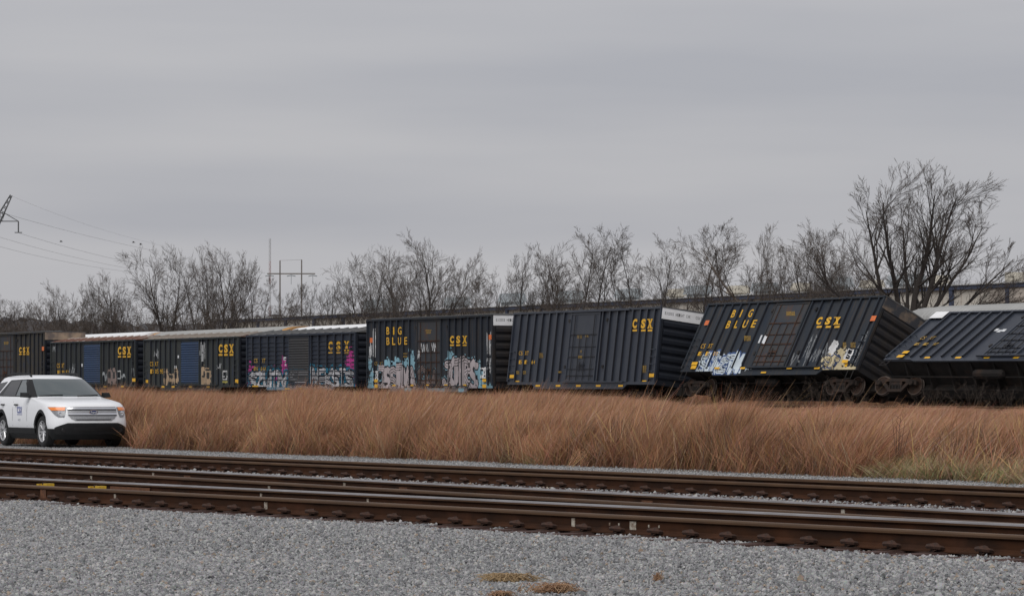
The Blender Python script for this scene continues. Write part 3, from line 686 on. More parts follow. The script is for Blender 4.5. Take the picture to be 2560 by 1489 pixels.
for (a, b, wd, ht, n) in ((520, 400, .8, .7, 7), (690, 590, 1.2, .5, 9), (1020, 665, .7, .4, 6), (1300, 610, .5, .5, 6), (1190, 655, .8, .3, 6)):
    x, y = u(a, b); pt.scribble(x, y, wd, ht, n, (.33, .35, .36), rr)
x, y = u(1178, 615); 
for s_ in ((-.18, .25), (.18, .25), (.18, -.25), (-.18, -.25)): pass
pt.stroke([(x - .18, y - .25), (x + .18, y - .25), (x + .18, y + .25), (x - .18, y + .25), (x - .18, y - .25)], .035, (.6, .6, .6))
x, y = u(808, 520); pt.fill((abs(pt.U - x) < .1) & (abs(pt.V - y) < .1), (.7, .72, .74))
pt.build(c, c.depth, label='pale scribbled tags')

c = place_car(361, 967, 598, 967, 0, 0); c.rod = MATS['rust_bar']; c3 = c
make_boxcar('weathered boxcar with blue ridged door and tan patched roof, numbered 130595', c, False, MATS['grime'], MATS['door_blue'], MATS['end_dark'], MATS['roof_tan'], None, rib_us(c, Z1, 500, (1478, 1525, 1570, 1620, 1667, 1722, 1985, 2037, 2088, 2140, 2195, 2250, 2300)), rib_us(c, Z1, 500, (1778, 1955)), corr_door=True)
csx(c, Z1, (2153, 2206, 2260), 36, 315, 400, 410, 428, MATS['letter_yellow'])
lettering(c, Z1, *row('CSXT', (1477, 1494, 1525, 1544), 487, 530, 14), MATS['letter_yellow'])
lettering(c, Z1, *row('130595', (1480, 1496, 1528, 1546, 1576, 1593), 560, 604, 14), MATS['letter_yellow'])
for x0, y0, x1, y1 in ((1435, 665, 1458, 698), (2315, 660, 2345, 697)): panel(c, Z1, x0, y0, x1, y1, MATS['reflector_yellow'])
for x in (1590, 1690, 1860, 2035): panel(c, Z1, x, 725, x + 28, 742, MATS['reflector_yellow'], y=-.024)
pt = Paint(.1, c.L - .1, .1, 2.9); u = lambda a, b: uv(c3, *Z1(a, b))
for (a, b, wd, ht) in ((1635, 640, .35, .5), (1690, 650, .6, .3), (1735, 635, .35, .55), (2010, 630, .4, .55), (2055, 635, .35, .5)):
    x, y = u(a, b); pt.fill((np.hypot((pt.U - x) / wd, (pt.V - y) / ht) + pt.jit * .8 < 1), (.42, .31, .21)); pt.fill((np.hypot((pt.U - x) / wd * 2.6, (pt.V - y - .1) / ht * 2.4) + pt.jit * .6 < 1), (.05, .05, .05))
for (a, b, wd, ht, n) in ((1520, 450, .7, .5, 7), (1970, 455, .9, 1.1, 7), (2140, 560, .6, .3, 5)):
    x, y = u(a, b); pt.scribble(x, y, wd, ht, n, (.42, .43, .44), rr)
for a, b in ((1755, 438), (1788, 478), (1733, 540), (1788, 494)):
    x, y = u(a, b); pt.fill((abs(pt.U - x) < .10) & (abs(pt.V - y) < .09), (.72, .74, .76))
x, y = u(2222, 620); pt.stroke([(x - .2, y - .25), (x + .2, y - .25), (x + .2, y + .25), (x - .2, y + .25), (x - .2, y - .25)], .04, (.6, .6, .6)); pt.stroke([(x - .2, y - .42), (x + .2, y - .42)], .06, (.45, .4, .12))
pt.build(c, c.depth, label='cream and white tags')

# --- car 4: ridged panels, silver and pink graffiti
c = place_car(618, 966, 890, 966, 0, 0); c.rod = MATS['rod_dark']; c4 = c
make_boxcar('navy boxcar with ridged side panels and a band of silver, pink and teal graffiti', c, False, MATS['ridged_navy'], MATS['door_dark'], MATS['end_dark'], MATS['roof_dark'], None, rib_us(c, Z2, 400, (258, 330, 402, 472, 547, 805, 872, 946, 1020, 1092, 1168)), rib_us(c, Z2, 400, (598, 785)), corr_door=True, ridged=True)
csx(c, Z2, (967, 1041, 1117), 38, 268, 358, 370, 388, MATS['letter_yellow'])
lettering(c, Z2, *row('CSXT', (278, 296, 352, 368), 428, 470, 15), MATS['letter_faded'], y=-.058, bold=.03)
lettering(c, Z2, *row('196644', (275, 288, 302, 340, 357, 374), 503, 542, 12), MATS['letter_faded'], y=-.058, bold=.03)
pt = Paint(.02, c.L - .02, -.20, 3.0); u = lambda a, b: uv(c4, *Z2(a, b)); rr = random.Random(3)
PINK, TEAL, SILV = (.50, .06, .28), (.03, .17, .26), (.56, .56, .58)
for (a, b, w_, h_) in ((255, 600, .5, .8), (560, 560, .45, .8), (1180, 480, .5, .7), (1195, 560, .45, 1.0), (1150, 470, .3, .4), (480, 600, .35, .6), (230, 640, .5, .35), (755, 570, .3, .4)):
    x, y = u(a, b); pt.fill(np.hypot((pt.U - x) / w_, (pt.V - y) / h_) + pt.jit * 1.1 < 1, PINK)
x, y = u(290, 590); pt.fill(np.hypot((pt.U - x) / .4, (pt.V - y) / .4) + pt.jit * .8 < 1, (.28, .28, .55))
a0, a1 = u(235, 700), u(575, 560); pt.piece('SZUIN', a0[0], a1[0], a0[1] - .1, a1[1], SILV, TEAL, rr, .14)
a0, a1 = u(600, 690), u(780, 540); pt.piece('SE', a0[0], a1[0], a0[1] - .1, a1[1], SILV, TEAL, rr, .14)
a0, a1 = u(820, 690), u(1195, 530); pt.piece('MEKSIS', a0[0], a1[0], a0[1] - .05, a1[1], SILV, TEAL, rr, .13)
x0 = u(380, 712)[0]; x1 = u(1040, 712)[0]; pt.fill((pt.V < -.02) & (pt.U > x0) & (pt.U < x1), (.20, .23, .27)); pt.fill((pt.V < -.02) & (pt.U > x0) & (pt.U < x1) & (pt.jit > .1), (.05, .16, .23))
for (a, b) in ((568, 430), (605, 435), (570, 480)):
    x, y = u(a, b); pt.fill((abs(pt.U - x) < .1) & (abs(pt.V - y) < .1), (.7, .72, .74))
pt.on &= ~((pt.V < 0) & ((pt.U < 2.9) | (pt.U > c.L - 2.9)))
pt.build(c, c.depth, label='silver and pink graffiti lettering with teal outline')
for a0, a1, b0, b1 in ((262, 318, 678, 690), (565, 610, 702, 714), (690, 722, 700, 714)): panel(c, Z2, a0, b0, a1, b1, MATS['reflector_yellow'], y=-.03)

# --- car 5: tall, upright, graffiti, rusty door
c = place_car(919, 970, 1233, 970, 0, 0); c.rod = MATS['rust_bar']; c5 = c
make_boxcar('upright tall boxcar with white end band, rusty door bars and grey graffiti edged light blue', c, True, MATS['navy_old'], MATS['door_rust'], MATS['end_brown'], MATS['roof_dark'], MATS['white_panel'], rib_us(c, Z2, 350, (1385, 1437, 1490, 1545, 1600, 1655, 1712, 2078, 2137, 2195, 2260, 2330, 2380, 2440)), rib_us(c, Z2, 350, (1785, 2003)))
Y_ = MATS['letter_yellow']
lettering(c, Z2, *row('B', (1505,), 137, 208, 27), Y_, bold=.02); lettering(c, Z2, *row('I', (1566,), 137, 208, 12), Y_, bold=.02); lettering(c, Z2, *row('G', (1611,), 135, 208, 34), Y_, bold=.02)
lettering(c, Z2, *row('BLU', (1505, 1558, 1612), 232, 303, 28), Y_, bold=.02); lettering(c, Z2, *row('E', (1670,), 230, 300, 27), Y_, bold=.02)
csx(c, Z2, (2094, 2152, 2212), 36, 218, 288, 298, 312, Y_)
panel(c, Z2, 1868, 162, 1922, 178, MATS['letter_faded'], 'stencil', y=-.056); panel(c, Z2, 1873, 182, 1918, 202, MATS['letter_faded'], 'stencil', y=-.056)
panel(c, Z2, 1662, 378, 1700, 392, MATS['letter_faded'], 'stencil'); panel(c, Z2, 1662, 402, 1700, 422, MATS['letter_faded'], 'stencil')
lettering(c, Z2, *row('CSXT', (1395, 1409, 1443, 1459), 458, 490, 13), MATS['letter_faded'])
for x, y in ((1351, 237), (2452, 208)): panel(c, Z2, x, y, x + 26, y + 46, MATS['tag_orange'], 'placard')
pt = Paint(.03, c.L - .03, -.20, 3.6); u = lambda a, b: uv(c5, *Z2(a, b)); rr = random.Random(12)
GREY, LB = (.45, .40, .41), (.24, .42, .50)
for (a, b, w_, h_) in ((1360, 690, .7, .4), (1520, 490, .3, .35), (1600, 470, .4, .3), (1740, 480, .35, .6), (1690, 480, .3, .3), (1880, 705, 1.0, .2), (2400, 690, 1.2, .3), (2100, 440, .3, .5), (2365, 560, .3, .6), (1380, 600, .3, .6), (1350, 480, .3, .3)):
    x, y = u(a, b); pt.fill(np.hypot((pt.U - x) / w_, (pt.V - y) / h_) + pt.jit * 1.1 < 1, LB)
a0, a1 = u(1432, 700), u(1770, 505); pt.piece('JSSIMA', a0[0], a1[0], a0[1] - .1, a1[1], GREY, LB, rr, .17, halo_w=.09)
a0, a1 = u(1815, 690), u(1960, 480); pt.piece('OU', a0[0], a1[0], a0[1], a1[1] - .3, (.20, .16, .15), (.14, .22, .25), rr, .12, halo_w=.08)
a0, a1 = u(2040, 700), u(2345, 450); pt.piece('JOTRS', a0[0], a1[0], a0[1] - .05, a1[1], GREY, LB, rr, .19, halo_w=.09)
x0 = u(1440, 720)[0]; x1 = u(2340, 720)[0]; pt.fill((pt.V < .0) & (pt.U > x0) & (pt.U < x1), (.17, .16, .165)); pt.fill((pt.V < .0) & (pt.U > x0) & (pt.U < x1) & (noise2(pt.U, pt.V, .7, 2) > .6), LB)
WT = (.55, .56, .57)
for (a, b, wd, ht, n) in ((1390, 440, .2, 1.6, 9), (1345, 430, .35, .8, 5), (2435, 390, .45, 1.0, 7), (2450, 490, .4, .3, 5), (2450, 550, .45, .3, 5), (1830, 360, .9, .35, 8), (1925, 360, .6, .35, 6), (1805, 410, .3, .4, 4)):
    x, y = u(a, b); pt.scribble(x, y, wd, ht, n, WT, rr, .03)
for a, b in ((2405, 562), (1408, 590)):
    x, y = u(a, b); pt.stroke([(x - .22, y - .25), (x + .22, y - .25), (x + .22, y + .25), (x - .22, y + .25), (x - .22, y - .25), (x + .22, y), (x, y + .25), (x, y - .25)], .035, (.7, .7, .7))
pt.on &= ~((pt.V < 0) & ((pt.U < 2.9) | (pt.U > c.L - 2.9)))
pt.build(c, c.depth, label='grey graffiti lettering with black lines and light blue edge')
for a0, b0, a1, b1 in ((1393, 622, 1423, 648), (1393, 668, 1423, 700), (2393, 617, 2428, 645), (2393, 668, 2428, 700), (1560, 670, 1588, 684), (1728, 670, 1756, 684), (1872, 668, 1900, 684), (2040, 668, 2070, 684), (2215, 668, 2245, 684)): panel(c, Z2, a0, b0, a1, b1, MATS['reflector_yellow'], y=-.09)
def end_text(c, txt, y0, y1, z0, z1):
    b = MB(); n = len(txt); wd = (y1 - y0) / n
    for k, ch in enumerate(txt):
        if ch == ' ': continue
        gv, gf, sz = glyph(ch); b.add([(c.L + .034, y0 + k * wd + p[0] * wd * .78, z0 + p[1] * (z1 - z0)) for p in gv], gf)
    b.build('end_lettering', MATS['letter_black'], c.root)
end_text(c, 'EXCESS HEIGHT CAR', .15, 1.75, c.H - .36, c.H - .22)

# --- car 6: leaning a little
c = place_car(1269, 961, 1637, 960.5, .3, 6.8); c.Hs = 3.82; c.rod = MATS['rod_dark']; c6 = c
make_boxcar('clean tall navy boxcar numbered 151264 with white end band, leaning slightly off its wheels', c, True, MATS['navy'], MATS['navy'], MATS['end_dark'], MATS['roof_dark'], MATS['white_panel'], rib_us(c, Z3, 400, (415, 490, 568, 644, 720, 795, 870, 1278, 1350, 1430, 1510, 1590, 1668, 1740, 1815)), rib_us(c, Z3, 400, (948, 1245)), rail_z=.72)
csx(c, Z3, (1602, 1692, 1762), 46, 322, 422, 433, 453, Y_)
lettering(c, Z3, *row('CSXT', (409, 430, 473, 493), 660, 702, 17), Y_)
lettering(c, Z3, *row('151264', (408, 424, 468, 480, 542, 562), 755, 795, 15), Y_)
for x0, y0, x1, y1 in ((312, 908, 355, 942), (368, 970, 412, 1010), (1775, 895, 1826, 932), (1695, 967, 1745, 1010)): panel(c, Z3, x0, y0, x1, y1, MATS['reflector_yellow'])
for x in (583, 795, 1008, 1217, 1452): panel(c, Z3, x, 1013, x + 48, 1033, MATS['reflector_yellow'], y=-.024)
for x0, y0, x1, y1 in ((625, 682, 662, 735), (383, 868, 412, 905), (453, 868, 482, 905), (1710, 812, 1748, 890), (820, 872, 855, 892)): panel(c, Z3, x0, y0, x1, y1, MATS['letter_faded'], 'stencil')
for x0, y0, x1, y1 in ((1022, 495, 1068, 530), (1105, 495, 1140, 515), (1055, 652, 1070, 680), (1032, 708, 1072, 738)): panel(c, Z3, x0, y0, x1, y1, MATS['letter_faded'], 'stencil', y=-.09)
end_text(c, 'EXCESS HEIGHT CAR', .15, 1.65, c.H - .36, c.H - .22); end_text(c, 'CSXT 151264', 1.95, 3.0, c.H - .36, c.H - .22)

# --- car 7: leaning hard
c = place_car(1701.7, 929, 2140.5, 923.6, 1.0, 27); c.Hs = 3.70; c.rod = MATS['rust_bar']; c7 = c
make_boxcar('derailed tall boxcar tipped well over, rusty door, light blue graffiti and a tan-streaked end', c, True, MATS['navy_old'], MATS['door_rust'], MATS['end_brown'], MATS['roof_dark'], MATS['faded_dark'], rib_us(c, Z4, 200, (485, 560, 628, 702, 776, 852, 935, 1335, 1420, 1508, 1598, 1676, 1760, 1838, 1918)), rib_us(c, Z4, 200, (1022, 1310)), trucks=False)
def sk(zm, chars, xs, y0, y1, w_): return [(x, y0, x + w_, y1) for x in xs]
for ch, x, y0, y1, w_ in (('B', 612, 268, 335, 30), ('I', 690, 265, 332, 10), ('G', 764, 262, 332, 34), ('B', 565, 365, 432, 32), ('L', 640, 364, 430, 26), ('U', 712, 360, 428, 38), ('E', 792, 357, 425, 36)):
    lettering(c, Z4, ch, [(x, y0, x + w_, y1)], Y_, bold=.02)
csx(c, Z4, (1375, 1456, 1535), 44, 332, 400, 411, 428, Y_)
lettering(c, Z4, *row('CSXT', (334, 355, 398, 418), 573, 612, 17), Y_); lettering(c, Z4, *row('151200', (308, 322, 375, 390, 445, 466), 642, 678, 15), Y_)
for x0, y0, x1, y1 in ((368, 362, 402, 404), (1862, 320, 1905, 366)): panel(c, Z4, x0, y0, x1, y1, MATS['tag_orange'], 'placard')
for x0, y0, x1, y1 in ((1103, 282, 1180, 322),): panel(c, Z4, x0, y0, x1, y1, MATS['letter_faded'], 'stencil', y=-.06)
for x0, y0, x1, y1 in ((722, 502, 780, 548), (1610, 560, 1640, 610), (1680, 560, 1725, 610)): panel(c, Z4, x0, y0, x1, y1, MATS['letter_faded'], 'stencil')
for x0, y0, x1, y1 in ((250, 735, 300, 762), (243, 768, 288, 797), (1602, 715, 1655, 742), (1594, 748, 1648, 785)): panel(c, Z4, x0, y0, x1, y1, MATS['reflector_yellow'])
pt = Paint(.03, c.L - .03, -.20, 3.0); u = lambda a, b: uv(c7, *Z4(a, b)); rr = random.Random(21)
PB = (.56, .63, .68); CR = (.55, .47, .30)
a0, a1 = u(315, 800), u(715, 690); pt.piece('SUNZIM', a0[0], a1[0], a0[1] - .2, a1[1] + .1, PB, None, rr, .15, line=(.06, .10, .22))
for (a, b, w_, h_) in ((450, 720, .9, .4), (600, 800, 1.2, .2), (400, 820, .9, .18)):
    x, y = u(a, b); pt.fill((np.hypot((pt.U - x) / w_, (pt.V - y) / h_) + pt.jit * 1.2 < 1) & ~pt.on, PB)
for (a, b, w_, h_) in ((1500, 740, .35, .6), (1560, 720, .5, .6), (1690, 800, .8, .16), (1480, 715, .4, .3), (1545, 775, .7, .3)):
    x, y = u(a, b); pt.fill(np.hypot((pt.U - x) / w_, (pt.V - y) / h_) + pt.jit * 1.1 < 1, CR)
a0, a1 = u(1440, 790), u(1580, 690); pt.piece('OSI', a0[0], a1[0], a0[1], a1[1], CR, None, rr, .10, line=(.05, .07, .14))
for (a, b, wd, ht, n) in ((1240, 720, .6, 1.2, 5), (1130, 740, .8, .6, 6), (1380, 700, .9, .7, 7), (1290, 730, .7, .5, 6), (1720, 680, .7, .6, 7), (1780, 560, .8, .5, 6), (1690, 740, .6, .6, 5)):
    x, y = u(a, b); pt.scribble(x, y, wd, ht, n, (.20, .21, .22), rr, .026)
x, y = u(1523, 612); pt.fill(np.hypot((pt.U - x) / .32, (pt.V - y) / .33) + pt.jit * .7 < 1, (.6, .6, .6))
for a, b in ((1660, 672),):
    x, y = u(a, b); pt.stroke([(x - .24, y - .25), (x + .24, y - .25), (x + .24, y + .25), (x - .24, y + .25), (x - .24, y - .25)], .035, (.7, .7, .7)); pt.stroke([(x, y - .25), (x, y + .25)], .03, (.7, .7, .7)); pt.stroke([(x - .24, y), (x + .24, y)], .03, (.7, .7, .7))
for a, b in ((865, 530), (885, 545), (905, 535), (915, 548)):
    x, y = u(a, b); pt.fill((abs(pt.U - x) < .07) & (abs(pt.V - y) < .22), (.62, .64, .66))
pt.on &= ~((pt.V < 0) & ((pt.U < 2.9) | (pt.U > c.L - 2.9)))
pt.build(c, c.depth, label='light blue and cream graffiti along the lower side')
panel(c, Z4, 872, 822, 918, 836, MATS['reflector_yellow'], y=-.05)
for x0, x1 in ((455, 500), (685, 728), (1105, 1150), (1352, 1400)): panel(c, Z4, x0, 782, x1, 798, MATS['reflector_yellow'], y=-.09)
def loose_truck(c, px, py, q, roll, yaw, zoff=.42):
    p = on_line(px, q); p.z = EYE - (py - HZ) / F * p.y
    rot = Matrix.Rotation(PHI + R(yaw), 4, 'Z') @ Matrix.Rotation(R(-roll), 4, 'X')
    org = p - rot @ Vector((0, -1.0, .45))
    return make_truck(c.root, Matrix.Translation(org) @ rot)
loose_truck(c, 1743, 966, 1.3, 12, 0); loose_truck(c, 2104, 962, 1.3, 13, 4)

# --- car 8: lying far over at the edge of the picture
c = place_car(2209, 899, 2560, 897, 1.0, 55, length=15.0); c.Hs = 3.58; c.rod = MATS['rod_dark']; c8 = c
make_boxcar('navy boxcar lying far over on its side with its underframe exposed', c, True, MATS['navy'], MATS['navy'], MATS['end_dark'], MATS['roof_dark'], MATS['white_panel'], rib_us(c, Z5, 485, (855, 950, 1045, 1145, 1250, 1352, 1455)) + [9.6, 10.6, 11.6, 12.6, 13.6], (6.75, 8.9), trucks=False, drop=(1.9, .10))
lettering(c, Z5, *row('CSXT', (562, 585, 650, 675), 715, 745, 26), MATS['letter_faded']); lettering(c, Z5, *row('151297', (503, 525, 590, 610, 685, 708), 778, 802, 24), MATS['letter_faded'])
for x0, y0, x1, y1 in ((385, 858, 440, 882), (330, 897, 392, 922)): panel(c, Z5, x0, y0, x1, y1, MATS['reflector_yellow'])
for x in (600, 905, 1190, 1480): panel(c, Z5, x, 916, x + 55, 931, MATS['reflector_yellow'], y=-.024)
ua = c.H
b = MB(); b.box(-.002, .95, -.112, -.104, c.H - .50, c.H + .001); b.build('white_corner_panel', MATS['white_panel'], c.root)
for k, (x, z) in enumerate(((5.6, 2.2), (5.9, 2.1), (6.15, 2.15))):
    b = MB(); b.box(x - .12, x + .12, -.014, -.006, z - .09, z + .09); b.build('white_patch', MATS['white_paint'], c.root)
loose_truck(c, 2241, 961, 1.0, 14, 16)
# ================================================================ THE WHITE CAR
mat('car_white', (.86, .87, .89), rough=.28, spec=.5, coat=.4)
mat('car_black', (.012, .013, .014), (.018, .018, .019), spec=.3, rough=.65, scale=8)
mat('trim_black', (.013, .013, .014), rough=.4)
mat('tyre', (.018, .018, .019), (.028, .028, .028), rough=.85, scale=14)
mat('alloy', (.62, .62, .63), rough=.35, metal=.6)
mat('chrome', (.78, .78, .8), rough=.18, metal=.95)
mat('grille_silver', (.40, .41, .42), (.3, .3, .31), rough=.4, metal=.55, scale=40)
mat('lamp_orange', (.85, .24, .04), rough=.2, coat=.6)
mat('lamp_clear', (.32, .33, .35), (.12, .12, .13), rough=.12, scale=12, coat=.8)
mat('lamp_lens', (.75, .77, .8), rough=.08, metal=.7)
mat('logo_blue', (.03, .06, .30), rough=.5)
mat('badge_blue', (.02, .035, .13), rough=.3)
mat('print_grey', (.35, .37, .42), rough=.6)
g_ = mat('car_glass', (.050, .068, .070), rough=.04, spec=.9, coat=.6)
g_ = mat('tinted_glass', (.018, .018, .02), rough=.06, spec=.7)
# horizontal slices of the body: z, front x, rear x, half width, front rounding, rear rounding, power
SL = [(.19, .76, -3.96, .84, .45, .30, 3.0), (.32, .90, -4.04, .93, .50, .30, 3.0), (.46, .95, -4.08, .965, .58, .30, 2.9), (.56, .97, -4.10, .985, .62, .30, 2.8), (.66, .965, -4.10, .985, .66, .30, 2.7), (.78, .945, -4.09, .985, .70, .30, 2.7), (.90, .905, -4.07, .980, .74, .30, 2.7),
      (.98, .86, -4.05, .970, .80, .30, 2.6), (1.03, .77, -4.03, .958, .85, .30, 2.5), (1.06, .60, -4.02, .948, .95, .30, 2.4), (1.09, .30, -4.00, .938, .95, .30, 2.4), (1.115, -.10, -3.99, .930, .80, .30, 2.6), (1.14, -.42, -3.97, .915, .62, .30, 2.8),
      (1.16, -.52, -3.96, .900, .56, .30, 2.8), (1.30, -.73, -3.92, .855, .52, .28, 2.8), (1.45, -.98, -3.86, .800, .50, .26, 2.8), (1.60, -1.24, -3.78, .740, .48, .26, 2.8), (1.69, -1.42, -3.70, .690, .46, .26, 2.7), (1.735, -1.58, -3.60, .62, .42, .26, 2.6), (1.765, -1.9, -3.40, .48, .40, .3, 2.5), (1.775, -2.2, -3.1, .28, .3, .3, 2.2)]
SLZ = [s[0] for s in SL]
def sl(z): return [float(np.interp(z, SLZ, [s[k] for s in SL])) for k in range(1, 7)]
def fpt(a, z, off=0.0):                               # a point of the rounded front: a = -90..90 degrees, + is the car's left
    xf, xr, w_, rf, rr_, p = sl(z); s_, c_ = math.sin(R(abs(a))), math.cos(R(a)); e = 2 / p
    P = Vector((xf - rf + rf * c_ ** e, math.copysign(w_ * s_ ** e, a), z))
    if off: P += Vector((math.cos(R(a)), math.sin(R(a)), .12)).normalized() * off
    return P
def spt(x, z, side, off=0.0): return Vector((x, side * (sl(z)[2] + off), z))
def slice_pts(s, n=12):
    z, xf, xr, w_, rf, rr_, p = s; e = 2 / p; pts = []
    A = [90 * k / n for k in range(n + 1)]
    for a in A: pts.append((xf - rf + rf * math.cos(R(a)) ** e, w_ * math.sin(R(a)) ** e, z))
    m = 14
    for k in range(1, m): pts.append((xf - rf + (xr + rr_ - xf + rf) * k / m, w_, z))
    for a in A[::-1]: pts.append((xr + rr_ - rr_ * math.cos(R(a)) ** e, w_ * math.sin(R(a)) ** e, z))
    return pts + [(x, -y, z_) for x, y, z_ in pts[-2:0:-1]]
def make_suv():
    P = ray(113, 1117, F * EYE / (1117 - HZ)); ang = R(-58.7 - 2.5)
    h = Vector((math.cos(ang), math.sin(ang), 0)); lft = Vector((-h.y, h.x, 0))
    o = P + lft * .90                                 # centre of the front axle on the ground
    root = empty('suv', 'white utility car with blue door logo parked on the gravel road', 'car', None, loc=(o.x, o.y, .0), rz=ang)
    b = MB(); S = [slice_pts(s) for s in SL]; n = len(S[0])
    for s in S: b.v += s
    for i in range(len(S) - 1):
        for j in range(n):
            b.f.append((i * n + j, i * n + (j + 1) % n, (i + 1) * n + (j + 1) % n, (i + 1) * n + j)); b.mi.append(1 if SL[i + 1][0] <= .47 else 0)
    b.f += [tuple(range(n))[::-1], tuple(range((len(S) - 1) * n, len(S) * n))]; b.mi += [1, 0]; b.m = 1
    me = b.mesh('body', [MATS['car_white'], MATS['car_black']], None)
    tmp = bpy.data.objects.new('tmp', me); COL.objects.link(tmp); cut = []
    for x in (0, -2.86):
        for s in (-1, 1):
            c_ = MB(); c_.tube([(x, s * .55, .40), (x, s * 1.2, .40)], .445, 28); cm = c_.mesh('cut', MATS['car_black']); co = bpy.data.objects.new('cut', cm); COL.objects.link(co); cut.append(co)
            md = tmp.modifiers.new('b', 'BOOLEAN'); md.object = co; md.solver = 'EXACT'; md.operation = 'DIFFERENCE'
            md.material_mode = 'TRANSFER'
    dg = bpy.context.evaluated_depsgraph_get(); bm_ = bpy.data.meshes.new_from_object(tmp.evaluated_get(dg))
    for co in cut: bpy.data.objects.remove(co)
    bpy.data.objects.remove(tmp)
    bm_.polygons.foreach_set('use_smooth', [True] * len(bm_.polygons)); bm_.set_sharp_from_angle(angle=R(38)); bm_.name = 'body'
    link('body', bm_, root)
    def patch_f(name, rows, m, off=.008, par=root, na=10, nz=6):      # rows: (z, a0, a1) from bottom to top
        b = MB(); zs = np.linspace(rows[0][0], rows[-1][0], nz + 1); rz = [r[0] for r in rows]
        for z in zs:
            a0 = np.interp(z, rz, [r[1] for r in rows]); a1 = np.interp(z, rz, [r[2] for r in rows])
            b.v += [tuple(fpt(a0 + (a1 - a0) * k / na, z, off)) for k in range(na + 1)]
        w_ = na + 1; b.f = [(j * w_ + k, j * w_ + k + 1, (j + 1) * w_ + k + 1, (j + 1) * w_ + k) for j in range(nz) for k in range(na)]; b.mi = [0] * len(b.f)
        return b.build(name, m, par, smooth=50)
    def patch_s(name, poly, side, m, off=.006, par=root):            # poly: (x, z) on the side
        zs = sorted({z for x, z in poly}); zs = sorted(set(zs) | {z for z in SLZ if zs[0] < z < zs[-1]}); b = MB(); n = len(poly); rows = []
        for z in zs:
            xx = []
            for (xa, za), (xb_, zb) in zip(poly, poly[1:] + poly[:1]):
                if abs(za - zb) < 1e-6:
                    if abs(z - za) < 1e-6: xx += [xa, xb_]
                elif min(za, zb) - 1e-6 <= z <= max(za, zb) + 1e-6: xx.append(xa + (xb_ - xa) * (z - za) / (zb - za))
            rows.append((z, min(xx), max(xx)))
        for z, xa, xb_ in rows: b.v += [tuple(spt(xa, z, side, off)), tuple(spt(xb_, z, side, off))]
        b.f = [(2 * k, 2 * k + 1, 2 * k + 3, 2 * k + 2) for k in range(len(rows) - 1)]; b.mi = [0] * len(b.f)
        return b.build(name, m, par)
    gl, tg = MATS['car_glass'], MATS['tinted_glass']
    for s in (-1, 1): patch_f('front_pillar', [(1.15, s * 58, s * 89.9), (1.66, s * 60, s * 89.9)], MATS['car_black'], .012)
    ws = patch_f('windshield', [(1.17, -60, 60), (1.67, -60, 60)], gl, .010, na=16, nz=10)
    b = MB()
    for a0, a1 in ((-52, -8), (4, 46)): b.tube([fpt(a0, 1.185, .03), fpt((a0 + a1) / 2, 1.20, .035), fpt(a1, 1.215, .03)], .012, 5)
    b.build('wiper', MATS['trim_black'], root)
    for s in (-1, 1):
        patch_s('pillar_trim', [(-1.02, 1.155), (-3.4, 1.175), (-3.32, 1.24), (-2.85, 1.64), (-1.62, 1.665)], s, MATS['trim_black'], .005)
        patch_s('front_window', [(-1.17, 1.185), (-1.98, 1.19), (-1.98, 1.63), (-1.70, 1.64)], s, gl, .012)
        patch_s('rear_window', [(-2.06, 1.19), (-3.0, 1.20), (-2.76, 1.61), (-2.06, 1.63)], s, tg, .012)
        patch_s('quarter_window', [(-3.42, 1.22), (-3.72, 1.24), (-3.62, 1.55), (-3.05, 1.60)], s, tg, .008)
        # door shut lines, handles, cladding strip
        for k, x in enumerate((-.98, -2.02, -2.98)):
            b = MB()
            for z0, z1 in ((.5, .7), (.7, .9), (.9, 1.06)):
                b.add([spt(x - .006, z0, s, .004), spt(x + .006, z0, s, .004), spt(x + .006, z1, s, .004), spt(x - .006, z1, s, .004)], [(0, 1, 2, 3)])
            b.build('shut_line', MATS['trim_black'], root)
        for x in (-1.85, -2.85):
            b = MB(); b.tube([spt(x, .985, s, .005), spt(x + .02, .985, s, .035), spt(x + .18, .985, s, .035), spt(x + .2, .985, s, .005)], .018, 6); b.build('door_handle', MATS['trim_black'], root)
        b = MB(); b.add([spt(-.47, .33, s, .02), spt(-2.40, .33, s, .02), spt(-2.40, .47, s, .012), spt(-.47, .47, s, .012)], [(0, 1, 2, 3)]); b.build('sill_cladding', MATS['car_black'], root)
        # black arch lips
        for x in (0, -2.86):
            b = MB(); k = 20; v = []
            for j in range(k + 1):
                a = math.pi * (-.06 + 1.12 * j / k)
                for r_, of in ((.443, .014), (.50, .006)):
                    z = .40 + r_ * math.sin(a); xx = x + r_ * math.cos(a); zz = max(z, .27)
                    P_ = spt(xx, zz, s, of) if xx < .30 else Vector((xx, s * (abs(fpt(math.copysign(1, s) * 0.001, zz).y) * 0 + np.interp(xx, [.30, .5], [sl(zz)[2], sl(zz)[2] - .035]) + of), zz))
                    v.append(tuple(P_))
            b.add(v, [(2 * j, 2 * j + 1, 2 * j + 3, 2 * j + 2) for j in range(k)]); b.build('wheel_arch', MATS['car_black'], root)
        # mirror
        b = MB(); m0 = spt(-.98, 1.17, s, .0)
        b.hexa([(-1.02, s * .93, 1.14), (-1.02, s * 1.14, 1.15), (-.86, s * 1.12, 1.15), (-.84, s * .95, 1.14)], [(-1.03, s * .94, 1.28), (-1.03, s * 1.13, 1.28), (-.90, s * 1.09, 1.27), (-.88, s * .97, 1.27)]); b.box(-1.0, -.92, min(s * .86, s * .96), max(s * .86, s * .96), 1.15, 1.18)
        b.build('mirror', MATS['car_black'], root)
